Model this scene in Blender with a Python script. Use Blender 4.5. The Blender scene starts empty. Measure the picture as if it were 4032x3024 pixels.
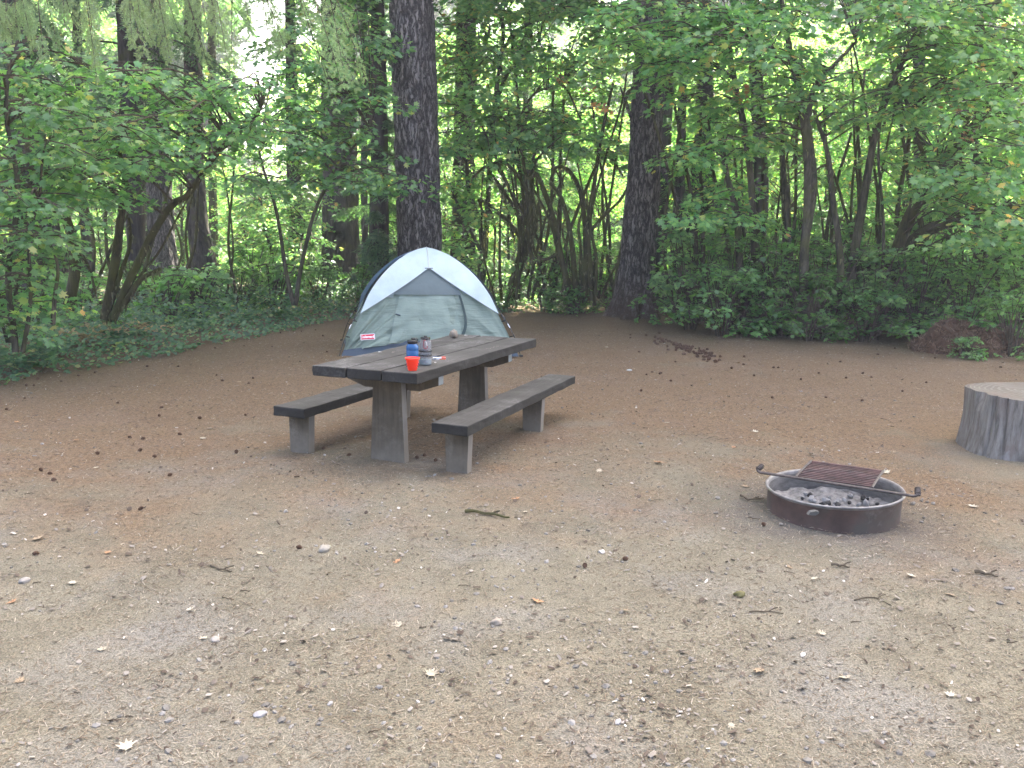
import bpy, math, random
import numpy as np
from mathutils import Vector, Matrix
R_=np.random.default_rng(11); random.seed(11)
PI=math.pi
scn=bpy.context.scene; COL=scn.collection
# ------------------------------------------------------------ camera model
F_,PIT,ROL,CH=3306.0,0.1667,-0.0177,1.6566
K_=4032/2212.
def at(x,y,Y=None,z=None):
    """photo position (2212 px wide copy) -> world point at depth Y, or at height z"""
    r=(x*K_-2016)/F_; u=-(y*K_-1512)/F_
    c,s=math.cos(-ROL),math.sin(-ROL); r,u=r*c-u*s,r*s+u*c
    c,s=math.cos(PIT),math.sin(PIT); d=np.array([r,c+u*s,-s+u*c])
    t=Y/d[1] if Y is not None else (z-CH)/d[2]
    return d*t+np.array([0,0,CH])
cd=bpy.data.cameras.new('camera'); cam=bpy.data.objects.new('camera',cd); COL.objects.link(cam)
cd.sensor_width=36; cd.lens=F_/4032*36; cd.clip_end=600; cd.clip_start=.05
Rv=Vector((1,0,0)); Uv=Vector((0,math.sin(PIT),math.cos(PIT))); Fv=Vector((0,math.cos(PIT),-math.sin(PIT)))
c,s=math.cos(ROL),math.sin(ROL)
ri=Rv*c-Uv*s; ui=Rv*s+Uv*c
cam.matrix_world=Matrix(((ri.x,ui.x,-Fv.x,0),(ri.y,ui.y,-Fv.y,0),(ri.z,ui.z,-Fv.z,CH),(0,0,0,1)))
scn.camera=cam
# ------------------------------------------------------------ numpy helpers
def norm(a):
    return a/np.maximum(np.linalg.norm(a,axis=-1,keepdims=True),1e-9)
def hsh(ix,iy,iz=0,seed=0):
    h=(ix.astype(np.int64)*374761393+iy.astype(np.int64)*668265263+np.asarray(iz).astype(np.int64)*2147483647+seed*97531)&0xffffffff
    h=((h^(h>>13))*1274126177)&0xffffffff
    h=((h^(h>>16))*2246822519)&0xffffffff
    return ((h^(h>>15))&0xffff)/65535.0
def vn(x,y,seed=0):
    x=np.asarray(x,float);y=np.asarray(y,float)
    ix=np.floor(x);iy=np.floor(y);fx=x-ix;fy=y-iy
    fx=fx*fx*(3-2*fx);fy=fy*fy*(3-2*fy)
    a=hsh(ix,iy,0,seed);b=hsh(ix+1,iy,0,seed);c=hsh(ix,iy+1,0,seed);d=hsh(ix+1,iy+1,0,seed)
    return (a*(1-fx)+b*fx)*(1-fy)+(c*(1-fx)+d*fx)*fy
def gz(x,y):
    x=np.asarray(x,float);y=np.asarray(y,float)
    z=(vn(x*.35,y*.35,1)-.5)*.06+(vn(x*1.3,y*1.3,2)-.5)*.02+(vn(x*5,y*5,3)-.5)*.006+(vn(x*14,y*14,4)-.5)*.004
    far=np.clip((np.hypot(x,y-6)-16)/12,0,1)
    z=z+far*(vn(x*.12,y*.12,5)-.4)*.7
    return z
def G(x,y): return float(gz(x,y))
class MB:
    def __init__(s): s.v=[];s.f=[];s.n=0
    def add(s,v,f,mat=0):
        v=np.asarray(v,float).reshape(-1,3);f=np.asarray(f,int)
        s.v.append(v);s.f.append((f+s.n,np.broadcast_to(np.asarray(mat),(len(f),))));s.n+=len(v)
    def data(s,name,mats,smooth=False):
        me=bpy.data.meshes.new(name);V=np.concatenate(s.v)
        tot=np.concatenate([np.full(len(f),f.shape[1]) for f,_ in s.f]);L=np.concatenate([f.ravel() for f,_ in s.f])
        mi=np.concatenate([m for _,m in s.f])
        me.vertices.add(len(V));me.vertices.foreach_set('co',V.astype(np.float32).ravel())
        me.loops.add(len(L));me.loops.foreach_set('vertex_index',L.astype(np.int32))
        me.polygons.add(len(tot));st=np.concatenate([[0],np.cumsum(tot)[:-1]])
        me.polygons.foreach_set('loop_start',st.astype(np.int32));me.polygons.foreach_set('loop_total',tot.astype(np.int32))
        for m in (mats if isinstance(mats,(list,tuple)) else [mats]): me.materials.append(m)
        me.polygons.foreach_set('material_index',mi.astype(np.int32))
        me.polygons.foreach_set('use_smooth',np.full(len(tot),smooth))
        me.update(calc_edges=True);me.validate();return me
    def build(s,name,mats,parent=None,smooth=False):
        return link(name,s.data(name,mats,smooth),parent)
    def box(s,lo,hi,mat=0,M=None):
        x0,y0,z0=lo;x1,y1,z1=hi
        v=np.array([[x0,y0,z0],[x1,y0,z0],[x1,y1,z0],[x0,y1,z0],[x0,y0,z1],[x1,y0,z1],[x1,y1,z1],[x0,y1,z1]],float)
        if M is not None: v=v@np.asarray(M)[:3,:3].T+np.asarray(M)[:3,3]
        s.add(v,[[0,3,2,1],[4,5,6,7],[0,1,5,4],[1,2,6,5],[2,3,7,6],[3,0,4,7]],mat)
    def tube(s,P,r,n=8,mat=0,cap=True,disp=None):
        P=np.asarray(P,float);m=len(P);r=np.broadcast_to(np.asarray(r,float),(m,))
        T=norm(np.gradient(P,axis=0));u=np.cross(T[0],[0,0,1.])
        if np.linalg.norm(u)<.1:u=np.cross(T[0],[0,1.,0])
        u=norm(u);th=np.linspace(0,2*PI,n,endpoint=False);V=[]
        for i in range(m):
            u=norm(u-T[i]*np.dot(u,T[i]));w=np.cross(T[i],u)
            rr=r[i]
            if disp is not None: rr=rr*(1+disp(th,i))
            V.append(P[i]+(np.cos(th)*rr)[:,None]*u+(np.sin(th)*rr)[:,None]*w)
        V=np.concatenate(V);i=np.arange(m-1)[:,None]*n;j=np.arange(n)[None];k=(j+1)%n
        f=np.stack([i+j,i+k,i+n+k,i+n+j],-1).reshape(-1,4)
        s.add(V,f,mat)
        if cap:
            s.add(V[:n],[list(range(n))[::-1]],mat);s.add(V[-n:],[list(range(n))],mat)
    def lathe(s,prof,n=32,mat=0,c=(0,0,0)):
        prof=np.asarray(prof,float);m=len(prof);th=np.linspace(0,2*PI,n,endpoint=False)
        V=np.stack([prof[:,0,None]*np.cos(th)+c[0],prof[:,0,None]*np.sin(th)+c[1],np.repeat(prof[:,1,None],n,1)+c[2]],-1).reshape(-1,3)
        i=np.arange(m-1)[:,None]*n;j=np.arange(n)[None];k=(j+1)%n
        s.add(V,np.stack([i+j,i+k,i+n+k,i+n+j],-1).reshape(-1,4),mat)
    def leaves(s,tmpl,P,N,D,S,mat=0):
        tv,tf=tmpl;tv=np.asarray(tv,float);tf=np.asarray(tf,int)
        Z=norm(N);X=norm(np.cross(D,Z));Y=np.cross(Z,X);S=np.asarray(S)[:,None,None]
        V=P[:,None]+S*(tv[None,:,0:1]*X[:,None]+tv[None,:,1:2]*Y[:,None]+tv[None,:,2:3]*Z[:,None])
        k=len(tv);off=(np.arange(len(P))*k)[:,None,None]
        f=(tf[None]+off).reshape(-1,tf.shape[1]);mm=np.repeat(np.broadcast_to(mat,(len(P),)),len(tf))
        s.add(V.reshape(-1,3),f,mm)
def spline(P,n=24):
    P=np.asarray(P,float);m=len(P)
    if m==2: t=np.linspace(0,1,n)[:,None];return P[0]*(1-t)+P[1]*t
    Q=np.concatenate([[2*P[0]-P[1]],P,[2*P[-1]-P[-2]]]);o=[]
    for t in np.linspace(0,m-1-1e-6,n):
        i=int(t);f=t-i;a,b,c_,d=Q[i:i+4]
        o.append(.5*((2*b)+(-a+c_)*f+(2*a-5*b+4*c_-d)*f*f+(-a+3*b-3*c_+d)*f**3))
    return np.array(o)
# ------------------------------------------------------------ object helpers
def link(name,data,parent=None):
    o=bpy.data.objects.new(name,data);COL.objects.link(o)
    if parent is not None:o.parent=parent
    return o
def tag(o,label=None,cat=None,group=None,kind=None):
    if label:o['label']=label
    if cat:o['category']=cat
    if group:o['group']=group
    if kind:o['kind']=kind
    return o
def thing(name,loc,label,cat,group=None,rz=0,sc=1):
    o=link(name,None);o.location=loc;o.rotation_euler=(0,0,rz);o.scale=(sc,)*3;o.empty_display_size=.1
    return tag(o,label,cat,group)
def dup(root,loc,rz=0,sc=1,label=None):
    r=root.copy();COL.objects.link(r);r.location=loc;r.rotation_euler=(0,0,rz)
    r.scale=(sc,)*3 if not hasattr(sc,'__len__') else sc
    if label:r['label']=label
    for ch in list(root.children):
        c_=ch.copy();COL.objects.link(c_);c_.parent=r
        for g in list(ch.children):
            d=g.copy();COL.objects.link(d);d.parent=c_
    return r
def bevel(o,w,seg=2):
    m=o.modifiers.new('bevel','BEVEL');m.width=w;m.segments=seg;m.limit_method='ANGLE';return o
# ------------------------------------------------------------ materials
class NT:
    def __init__(s,name):
        s.m=bpy.data.materials.new(name);s.m.use_nodes=True;s.t=s.m.node_tree;s.t.nodes.clear()
        s.out=s.n('ShaderNodeOutputMaterial')
    def n(s,t,**k):
        o=s.t.nodes.new(t)
        for a,b in k.items():
            if a.startswith('i_'):
                key=a[2:]; key=int(key) if key.isdigit() else key.replace('_',' ')
                o.inputs[key].default_value=b
            else: setattr(o,a,b)
        return o
    def l(s,a,b): s.t.links.new(a,b)
    def coord(s,scale=(1,1,1),kind='Object'):
        tc=s.n('ShaderNodeTexCoord');mp=s.n('ShaderNodeMapping');mp.inputs['Scale'].default_value=scale
        s.l(tc.outputs[kind],mp.inputs['Vector']);return mp.outputs[0]
    def noise(s,vec,sc=5,det=4,rough=.6,dist=0):
        o=s.n('ShaderNodeTexNoise');o.inputs['Scale'].default_value=sc;o.inputs['Detail'].default_value=det
        o.inputs['Roughness'].default_value=rough;o.inputs['Distortion'].default_value=dist;s.l(vec,o.inputs['Vector']);return o.outputs['Fac']
    def ramp(s,fac,stops,interp='LINEAR'):
        o=s.n('ShaderNodeValToRGB');cr=o.color_ramp;cr.interpolation=interp
        while len(cr.elements)<len(stops):cr.elements.new(.5)
        for e,(p,c_) in zip(cr.elements,stops):
            e.position=p;e.color=(*c_,1) if hasattr(c_,'__len__') else (c_,c_,c_,1)
        s.l(fac,o.inputs[0]);return o.outputs[0]
    def mix(s,a,b,fac,mode='MIX'):
        o=s.n('ShaderNodeMix',data_type='RGBA',blend_type=mode)
        for v,k in ((fac,0),(a,6),(b,7)):
            if hasattr(v,'links') or hasattr(v,'is_linked'):s.l(v,o.inputs[k])
            elif k==0:o.inputs[0].default_value=v
            else:o.inputs[k].default_value=(*v,1)
        return o.outputs[2]
    def bump(s,h,st=.5,d=.01):
        o=s.n('ShaderNodeBump');o.inputs['Strength'].default_value=st;o.inputs['Distance'].default_value=d;s.l(h,o.inputs['Height']);return o.outputs[0]
    def math(s,op,a,b=0):
        o=s.n('ShaderNodeMath',operation=op)
        for v,k in ((a,0),(b,1)):
            if hasattr(v,'is_linked'):s.l(v,o.inputs[k])
            else:o.inputs[k].default_value=v
        return o.outputs[0]
    def bsdf(s,col,rough=.8,nrm=None,spec=.3,**k):
        o=s.n('ShaderNodeBsdfPrincipled')
        if hasattr(col,'is_linked'):s.l(col,o.inputs['Base Color'])
        else:o.inputs['Base Color'].default_value=(*col,1)
        if hasattr(rough,'is_linked'):s.l(rough,o.inputs['Roughness'])
        else:o.inputs['Roughness'].default_value=rough
        o.inputs['Specular IOR Level'].default_value=spec
        for a,b in k.items():o.inputs[a].default_value=b
        if nrm:s.l(nrm,o.inputs['Normal'])
        s.l(o.outputs[0],s.out.inputs[0]);return o
def leaf_mat(name,stops,trans,rough=.55,tfac=.5,patch=None):
    t=NT(name);g=t.n('ShaderNodeNewGeometry');rp=g.outputs['Random Per Island']
    col=t.ramp(rp,stops)
    oi=t.n('ShaderNodeObjectInfo')
    v=t.math('MULTIPLY_ADD',oi.outputs['Random'],.35);t.t.nodes[-1].inputs[2].default_value=.8
    nz=t.noise(t.coord((1,1,1)),1.1,2)
    hs=t.n('ShaderNodeHueSaturation');t.l(col,hs.inputs['Color']);t.l(v,hs.inputs['Value'])
    hue=t.math('MULTIPLY_ADD',nz,.08);t.t.nodes[-1].inputs[2].default_value=.46;t.l(hue,hs.inputs['Hue'])
    hs2=t.n('ShaderNodeMix',data_type='RGBA',blend_type='MULTIPLY');hs2.inputs[0].default_value=1
    t.l(hs.outputs[0],hs2.inputs[6]);hs.inputs['Saturation'].default_value=.88;hs2.inputs[7].default_value=(*trans,1)
    d=t.n('ShaderNodeBsdfDiffuse');t.l(hs.outputs[0],d.inputs[0])
    tr=t.n('ShaderNodeBsdfTranslucent');t.l(hs2.outputs[2],tr.inputs[0])
    gl=t.n('ShaderNodeBsdfGlossy');gl.inputs['Roughness'].default_value=rough;gl.inputs[0].default_value=(1,1,1,1)
    m1=t.n('ShaderNodeMixShader');m1.inputs[0].default_value=tfac;t.l(d.outputs[0],m1.inputs[1]);t.l(tr.outputs[0],m1.inputs[2])
    m2=t.n('ShaderNodeMixShader');m2.inputs[0].default_value=.045;t.l(m1.outputs[0],m2.inputs[1]);t.l(gl.outputs[0],m2.inputs[2])
    t.l(m2.outputs[0],t.out.inputs[0]);return t.m
M={}
M['maple']=leaf_mat('maple_leaf',[(0, (0.054, 0.16, 0.054)), (0.5, (0.09, 0.234, 0.069)), (0.85, (0.135, 0.302, 0.076)), (0.97, (0.242, 0.363, 0.076)), (1, (0.405, 0.333, 0.085))],(2.2,2.3,1.2))
M['maple_y']=leaf_mat('maple_leaf_sunlit_yellow',[(0, (0.078, 0.223, 0.07)), (0.5, (0.131, 0.312, 0.088)), (0.85, (0.222, 0.402, 0.105)), (0.97, (0.34, 0.416, 0.105)), (1, (0.608, 0.327, 0.085))],(2.2,2.3,1.2))  # lighter, yellower leaf copy; sunlit brightness is put into the colour
M['shrub']=leaf_mat('shrub_leaf',[(0, (0.064, 0.166, 0.048)), (0.5, (0.106, 0.252, 0.061)), (0.9, (0.169, 0.336, 0.074)), (1, (0.176, 0.373, 0.085))],(2,2.2,1.2))
M['ground_leaf']=leaf_mat('ground_cover_leaf',[(0, (0.039, 0.112, 0.06)), (0.5, (0.064, 0.164, 0.076)), (0.88, (0.102, 0.223, 0.085)), (1, (0.27, 0.288, 0.102))],(1.8,2,1.1))
M['needle']=leaf_mat('conifer_needles',[(0, (0.044, 0.11, 0.054)), (0.6, (0.073, 0.162, 0.064)), (1, (0.121, 0.205, 0.076))],(1.6,1.9,1.0),tfac=.35)
M['needle_pale']=leaf_mat('young_conifer_needles',[(0, (0.138, 0.224, 0.067)), (0.6, (0.22, 0.328, 0.086)), (1, (0.24, 0.42, 0.12))],(1.5,1.6,1.0),tfac=.35)
M['fern_dry']=leaf_mat('dry_fern',[(0,(.35,.28,.13)),(1,(.5,.42,.2))],(1.3,1.2,.9))
M['moss']=leaf_mat('moss',[(0,(.07,.075,.025)),(1,(.14,.13,.05))],(1.5,1.5,1))
M['orange']=leaf_mat('orange_leaf',[(0,(.45,.12,.04)),(.5,(.55,.22,.08)),(1,(.5,.32,.12))],(1.6,1.4,1))
def bark(name,dark,light,sx=9,sz=1.6,moss=0,bd=.02,redbase=None,plates=False):
    t=NT(name);v=t.coord((sx,sx,sz));n1=t.noise(v,1,7,.72,.5);n2=t.noise(t.coord((1,1,1)),2.2,3)
    col=t.ramp(n1,[(.38,dark),(.58,light)]);h=n1
    n3=t.noise(t.coord((26,26,5)),1,4,.7);col=t.mix(col,tuple(x*.45 for x in dark),t.ramp(n3,[(.5,0.0),(.75,.6)]))
    if plates:   # bark plates parted by deep vertical cracks
        vv=t.coord((14,14,2.3));wob=t.noise(t.coord((3,3,2)),2,4,.7);mx=t.n('ShaderNodeMix',data_type='VECTOR');mx.inputs[0].default_value=.5
        sc_=t.n('ShaderNodeVectorMath',operation='SCALE');sc_.inputs[3].default_value=3.2;cmb=t.n('ShaderNodeCombineXYZ');t.l(wob,cmb.inputs[0]);t.l(n3,cmb.inputs[1]);t.l(cmb.outputs[0],sc_.inputs[0])
        ad=t.n('ShaderNodeVectorMath',operation='ADD');t.l(vv,ad.inputs[0]);t.l(sc_.outputs[0],ad.inputs[1])
        vo=t.n('ShaderNodeTexVoronoi',feature='DISTANCE_TO_EDGE');vo.inputs['Scale'].default_value=1;t.l(ad.outputs[0],vo.inputs['Vector'])
        e=t.ramp(vo.outputs['Distance'],[(.03,0.0),(.22,1.0)]);col=t.mix(tuple(x*.42 for x in dark),col,e);h=t.math('ADD',t.math('MULTIPLY',e,1.0),t.math('MULTIPLY',n1,.5))
    if moss: col=t.mix(col,(.075,.08,.025),t.ramp(n2,[(.62-moss,0.0),(.75-moss*.6,.8)]))
    if redbase:
        g=t.n('ShaderNodeSeparateXYZ');tc=t.n('ShaderNodeTexCoord');t.l(tc.outputs['Object'],g.inputs[0])
        f=t.n('ShaderNodeMapRange');f.inputs[1].default_value=1.2;f.inputs[2].default_value=0;t.l(g.outputs[2],f.inputs[0])
        col=t.mix(col,redbase,t.math('MULTIPLY',f.outputs[0],.6))
    b=t.bump(h,.9,bd);t.bsdf(col,.92,b,.15);return t.m
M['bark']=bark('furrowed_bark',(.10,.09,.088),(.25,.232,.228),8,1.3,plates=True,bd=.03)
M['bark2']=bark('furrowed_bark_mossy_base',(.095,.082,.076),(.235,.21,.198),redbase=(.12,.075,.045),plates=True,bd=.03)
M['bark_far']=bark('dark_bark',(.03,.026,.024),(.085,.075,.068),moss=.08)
M['maple_bark']=bark('mossy_maple_bark',(.03,.027,.022),(.10,.09,.065),14,3,moss=.12,bd=.01)
M['moss_bark']=bark('moss_covered_bark',(.028,.024,.016),(.08,.07,.036),14,3,moss=.2,bd=.015)
M['twig']=bark('twig_bark',(.05,.04,.03),(.12,.10,.07),20,20,bd=.003)
def wood(name,dark,light,grain=(2,30,30),speck=.5,worn=None,bd=.004,top=False,dusty=False):
    t=NT(name);v=t.coord(grain);n1=t.noise(v,1.2,6,.7,.2);n2=t.noise(t.coord(),3.5,4,.65);n3=t.noise(t.coord(),45,3,.7)
    col=t.mix(t.ramp(n1,[(.3,dark),(.7,light)]),t.ramp(n2,[(.3,dark),(.7,light)]),.5)
    if worn: col=t.mix(col,worn,t.math('MULTIPLY',t.ramp(n2,[(.5,0.0),(.68,1.0)]),t.ramp(n3,[(.42,.0),(.62,.75)])))
    if top:   # upper faces keep the weathered tone; sides are darkened as if in shade
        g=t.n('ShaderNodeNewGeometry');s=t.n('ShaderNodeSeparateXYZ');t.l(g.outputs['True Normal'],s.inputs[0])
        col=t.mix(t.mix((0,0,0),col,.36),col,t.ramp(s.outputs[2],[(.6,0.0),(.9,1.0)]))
    if dusty:   # splashed earth on the feet of the legs
        g=t.n('ShaderNodeTexCoord');s=t.n('ShaderNodeSeparateXYZ');t.l(g.outputs['Object'],s.inputs[0])
        f=t.n('ShaderNodeMapRange');f.inputs[1].default_value=.26;f.inputs[2].default_value=.0;t.l(s.outputs[2],f.inputs[0])
        col=t.mix(col,(.165,.145,.115),t.math('MULTIPLY',f.outputs[0],t.ramp(n2,[(.3,.35),(.6,1.0)])))
    b=t.bump(t.math('ADD',n1,t.math('MULTIPLY',n3,.5)),.7,bd);t.bsdf(col,.82,b,.3);return t.m
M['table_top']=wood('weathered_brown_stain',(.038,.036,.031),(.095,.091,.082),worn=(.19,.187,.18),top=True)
M['table_leg']=wood('worn_wood_leg',(.040,.033,.023),(.125,.103,.072),(30,30,2),worn=(.17,.155,.13),dusty=True)
M['leg_edge']=wood('grey_wood_edge',(.12,.11,.095),(.21,.195,.17),(30,30,2),dusty=True)
M['beam_end']=wood('pale_end_grain',(.15,.165,.165),(.25,.275,.275),(10,10,10))
def plain(name,col,rough=.6,spec=.4,var=.12,sc=12,bd=0.0,**k):
    t=NT(name);n=t.noise(t.coord(),sc,3);c_=t.ramp(n,[(.3,tuple(x*(1-var) for x in col)),(.7,tuple(min(1,x*(1+var)) for x in col))])
    t.bsdf(c_,rough,t.bump(n,.3,bd) if bd else None,spec,**k);return t.m
# ------------------------------------------------------------ light
SUN_EL,SUN_AZ=math.radians(52),math.radians(20)   # azimuth from +Y towards +X
w=bpy.data.worlds.new('World');scn.world=w;w.use_nodes=True;wt=w.node_tree;bg=wt.nodes['Background']
sky=wt.nodes.new('ShaderNodeTexSky');sky.sky_type='NISHITA';sky.sun_disc=False;sky.sun_elevation=SUN_EL;sky.sun_rotation=SUN_AZ
sky.air_density=.6;sky.dust_density=8.0;sky.ozone_density=0.0;sky.altitude=0
wt.links.new(sky.outputs[0],bg.inputs[0]);bg.inputs[1].default_value=.15
sd=bpy.data.lights.new('sun','SUN');sun=bpy.data.objects.new('sun',sd);COL.objects.link(sun)
sd.energy=4.8;sd.angle=math.radians(.5);sd.color=(1,.95,.86)
dv=Vector((math.sin(SUN_AZ)*math.cos(SUN_EL),math.cos(SUN_AZ)*math.cos(SUN_EL),math.sin(SUN_EL)))
sun.rotation_euler=dv.to_track_quat('Z','Y').to_euler()
scn.view_settings.view_transform='Standard';scn.view_settings.look='None';scn.view_settings.exposure=3.3;scn.view_settings.gamma=1
scn.view_settings.use_white_balance=True;scn.view_settings.white_balance_temperature=6600;scn.view_settings.white_balance_tint=10
scn.cycles.use_denoising=True;scn.cycles.max_bounces=7;scn.cycles.diffuse_bounces=4;scn.cycles.transmission_bounces=6;scn.cycles.glossy_bounces=2
scn.cycles.sample_clamp_indirect=6;scn.cycles.transparent_max_bounces=8
# ============================================================ GROUND
EDGE=np.array([(-9,3.5),(-7.0,7.2),(-5.9,9.3),(-5.1,11.6),(-4.6,13.6),(-4.1,15.8),(-3.6,17.6),(-2.2,19.4),(0,20.3),(2.0,19.9),(3.4,19.0),(4.1,17.2),(4.9,15.9),(6.6,15.1),(8.4,14.6),(9.6,13.2),(11.5,11),(13,7)])
def edge_dist(x,y):
    """signed distance from the clearing's edge, positive outside"""
    x=np.asarray(x,float).ravel();y=np.asarray(y,float).ravel();P=np.stack([x,y],1);best=np.full(len(x),1e9);
    for a,b in zip(EDGE[:-1],EDGE[1:]):
        d=b-a;t=np.clip(((P-a)@d)/(d@d),0,1);q=np.hypot(*(P-(a+t[:,None]*d)).T);best=np.minimum(best,q)
    E2=np.concatenate([EDGE,[(13,-60),(-9,-60)]]);ins=np.zeros(len(x),bool);j=len(E2)-1
    for i in range(len(E2)):
        xi,yi=E2[i];xj,yj=E2[j]
        c_=((yi>y)!=(yj>y))&(x<(xj-xi)*(y-yi)/((yj-yi) or 1e-9)+xi);ins^=c_;j=i
    return np.where(ins,-best,best)
def axis(a,b,st,ext):
    m=np.arange(a,b+st/2,st);o=[];s=st;v=b
    while v<ext: s*=1.22;v+=s;o.append(v)
    p=[];s=st;v=a
    while v>-ext: s*=1.22;v-=s;p.append(v)
    return np.concatenate([p[::-1],m,o])
def make_ground():
    xs=axis(-9,11,.065,170);ys=axis(.8,20.5,.065,170)
    X,Y=np.meshgrid(xs,ys);Z=gz(X,Y)
    def mound(cx,cy,r,h):
        return h*np.exp(-((X-cx)**2+(Y-cy)**2)/(2*r*r))
    for cx,cy,r,h in ((2.05,5.15,.5,-.01),(4.4,6.95,.65,.03),(2.73,18.9,1.0,.12),(-1.95,17.2,1.0,.12)): Z=Z+mound(cx,cy,r,h)
    n,m=X.shape;i=np.arange(n-1)[:,None]*m;j=np.arange(m-1)[None]
    f=np.stack([i+j,i+j+1,i+m+j+1,i+m+j],-1).reshape(-1,4)
    mb=MB();mb.add(np.stack([X,Y,Z],-1).reshape(-1,3),f)
    t=NT('forest_dirt');v=t.coord()
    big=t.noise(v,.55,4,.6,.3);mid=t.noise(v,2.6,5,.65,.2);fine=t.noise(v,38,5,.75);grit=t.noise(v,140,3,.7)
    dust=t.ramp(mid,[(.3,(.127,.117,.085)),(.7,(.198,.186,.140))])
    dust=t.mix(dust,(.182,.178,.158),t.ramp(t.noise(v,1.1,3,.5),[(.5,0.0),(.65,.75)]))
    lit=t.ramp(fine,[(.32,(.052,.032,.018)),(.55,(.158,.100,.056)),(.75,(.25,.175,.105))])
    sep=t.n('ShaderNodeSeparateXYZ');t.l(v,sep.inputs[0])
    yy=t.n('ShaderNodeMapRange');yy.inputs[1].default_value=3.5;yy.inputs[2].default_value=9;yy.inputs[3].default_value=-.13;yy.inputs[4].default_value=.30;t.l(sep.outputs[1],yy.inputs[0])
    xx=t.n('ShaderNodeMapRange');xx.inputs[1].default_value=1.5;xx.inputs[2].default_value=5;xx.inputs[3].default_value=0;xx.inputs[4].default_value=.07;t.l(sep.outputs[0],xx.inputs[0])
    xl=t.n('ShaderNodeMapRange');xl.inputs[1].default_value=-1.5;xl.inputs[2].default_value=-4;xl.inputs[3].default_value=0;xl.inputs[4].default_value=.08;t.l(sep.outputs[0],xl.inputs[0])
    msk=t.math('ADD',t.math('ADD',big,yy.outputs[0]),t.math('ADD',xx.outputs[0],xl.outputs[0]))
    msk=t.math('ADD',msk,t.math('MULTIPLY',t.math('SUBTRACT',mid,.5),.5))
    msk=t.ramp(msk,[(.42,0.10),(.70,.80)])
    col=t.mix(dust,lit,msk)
    col=t.mix(col,(.06,.045,.035),t.ramp(t.noise(v,1.7,5,.7,.6),[(.60,0.0),(.74,.55)]))
    # ash-stained earth close to the fire ring
    vd=t.n('ShaderNodeVectorMath',operation='DISTANCE');t.l(v,vd.inputs[0]);vd.inputs[1].default_value=(1.95,5.1,0)
    rg=t.n('ShaderNodeMapRange');rg.inputs[1].default_value=.95;rg.inputs[2].default_value=.45;t.l(vd.outputs['Value'],rg.inputs[0])
    col=t.mix(col,(.075,.070,.066),t.math('MULTIPLY',rg.outputs[0],t.ramp(mid,[(.35,.25),(.6,.8)])))
    sp=t.ramp(grit,[(.34,.42),(.5,1.0),(.68,1.65)]);col=t.mix(col,sp,.85,'MULTIPLY')
    h=t.math('ADD',t.math('MULTIPLY',fine,1),t.math('MULTIPLY',grit,.5))
    t.bsdf(col,.95,t.bump(h,.8,.012),.12)
    o=mb.build('ground',t.m,None,True);tag(o,kind='structure')
make_ground()
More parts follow.
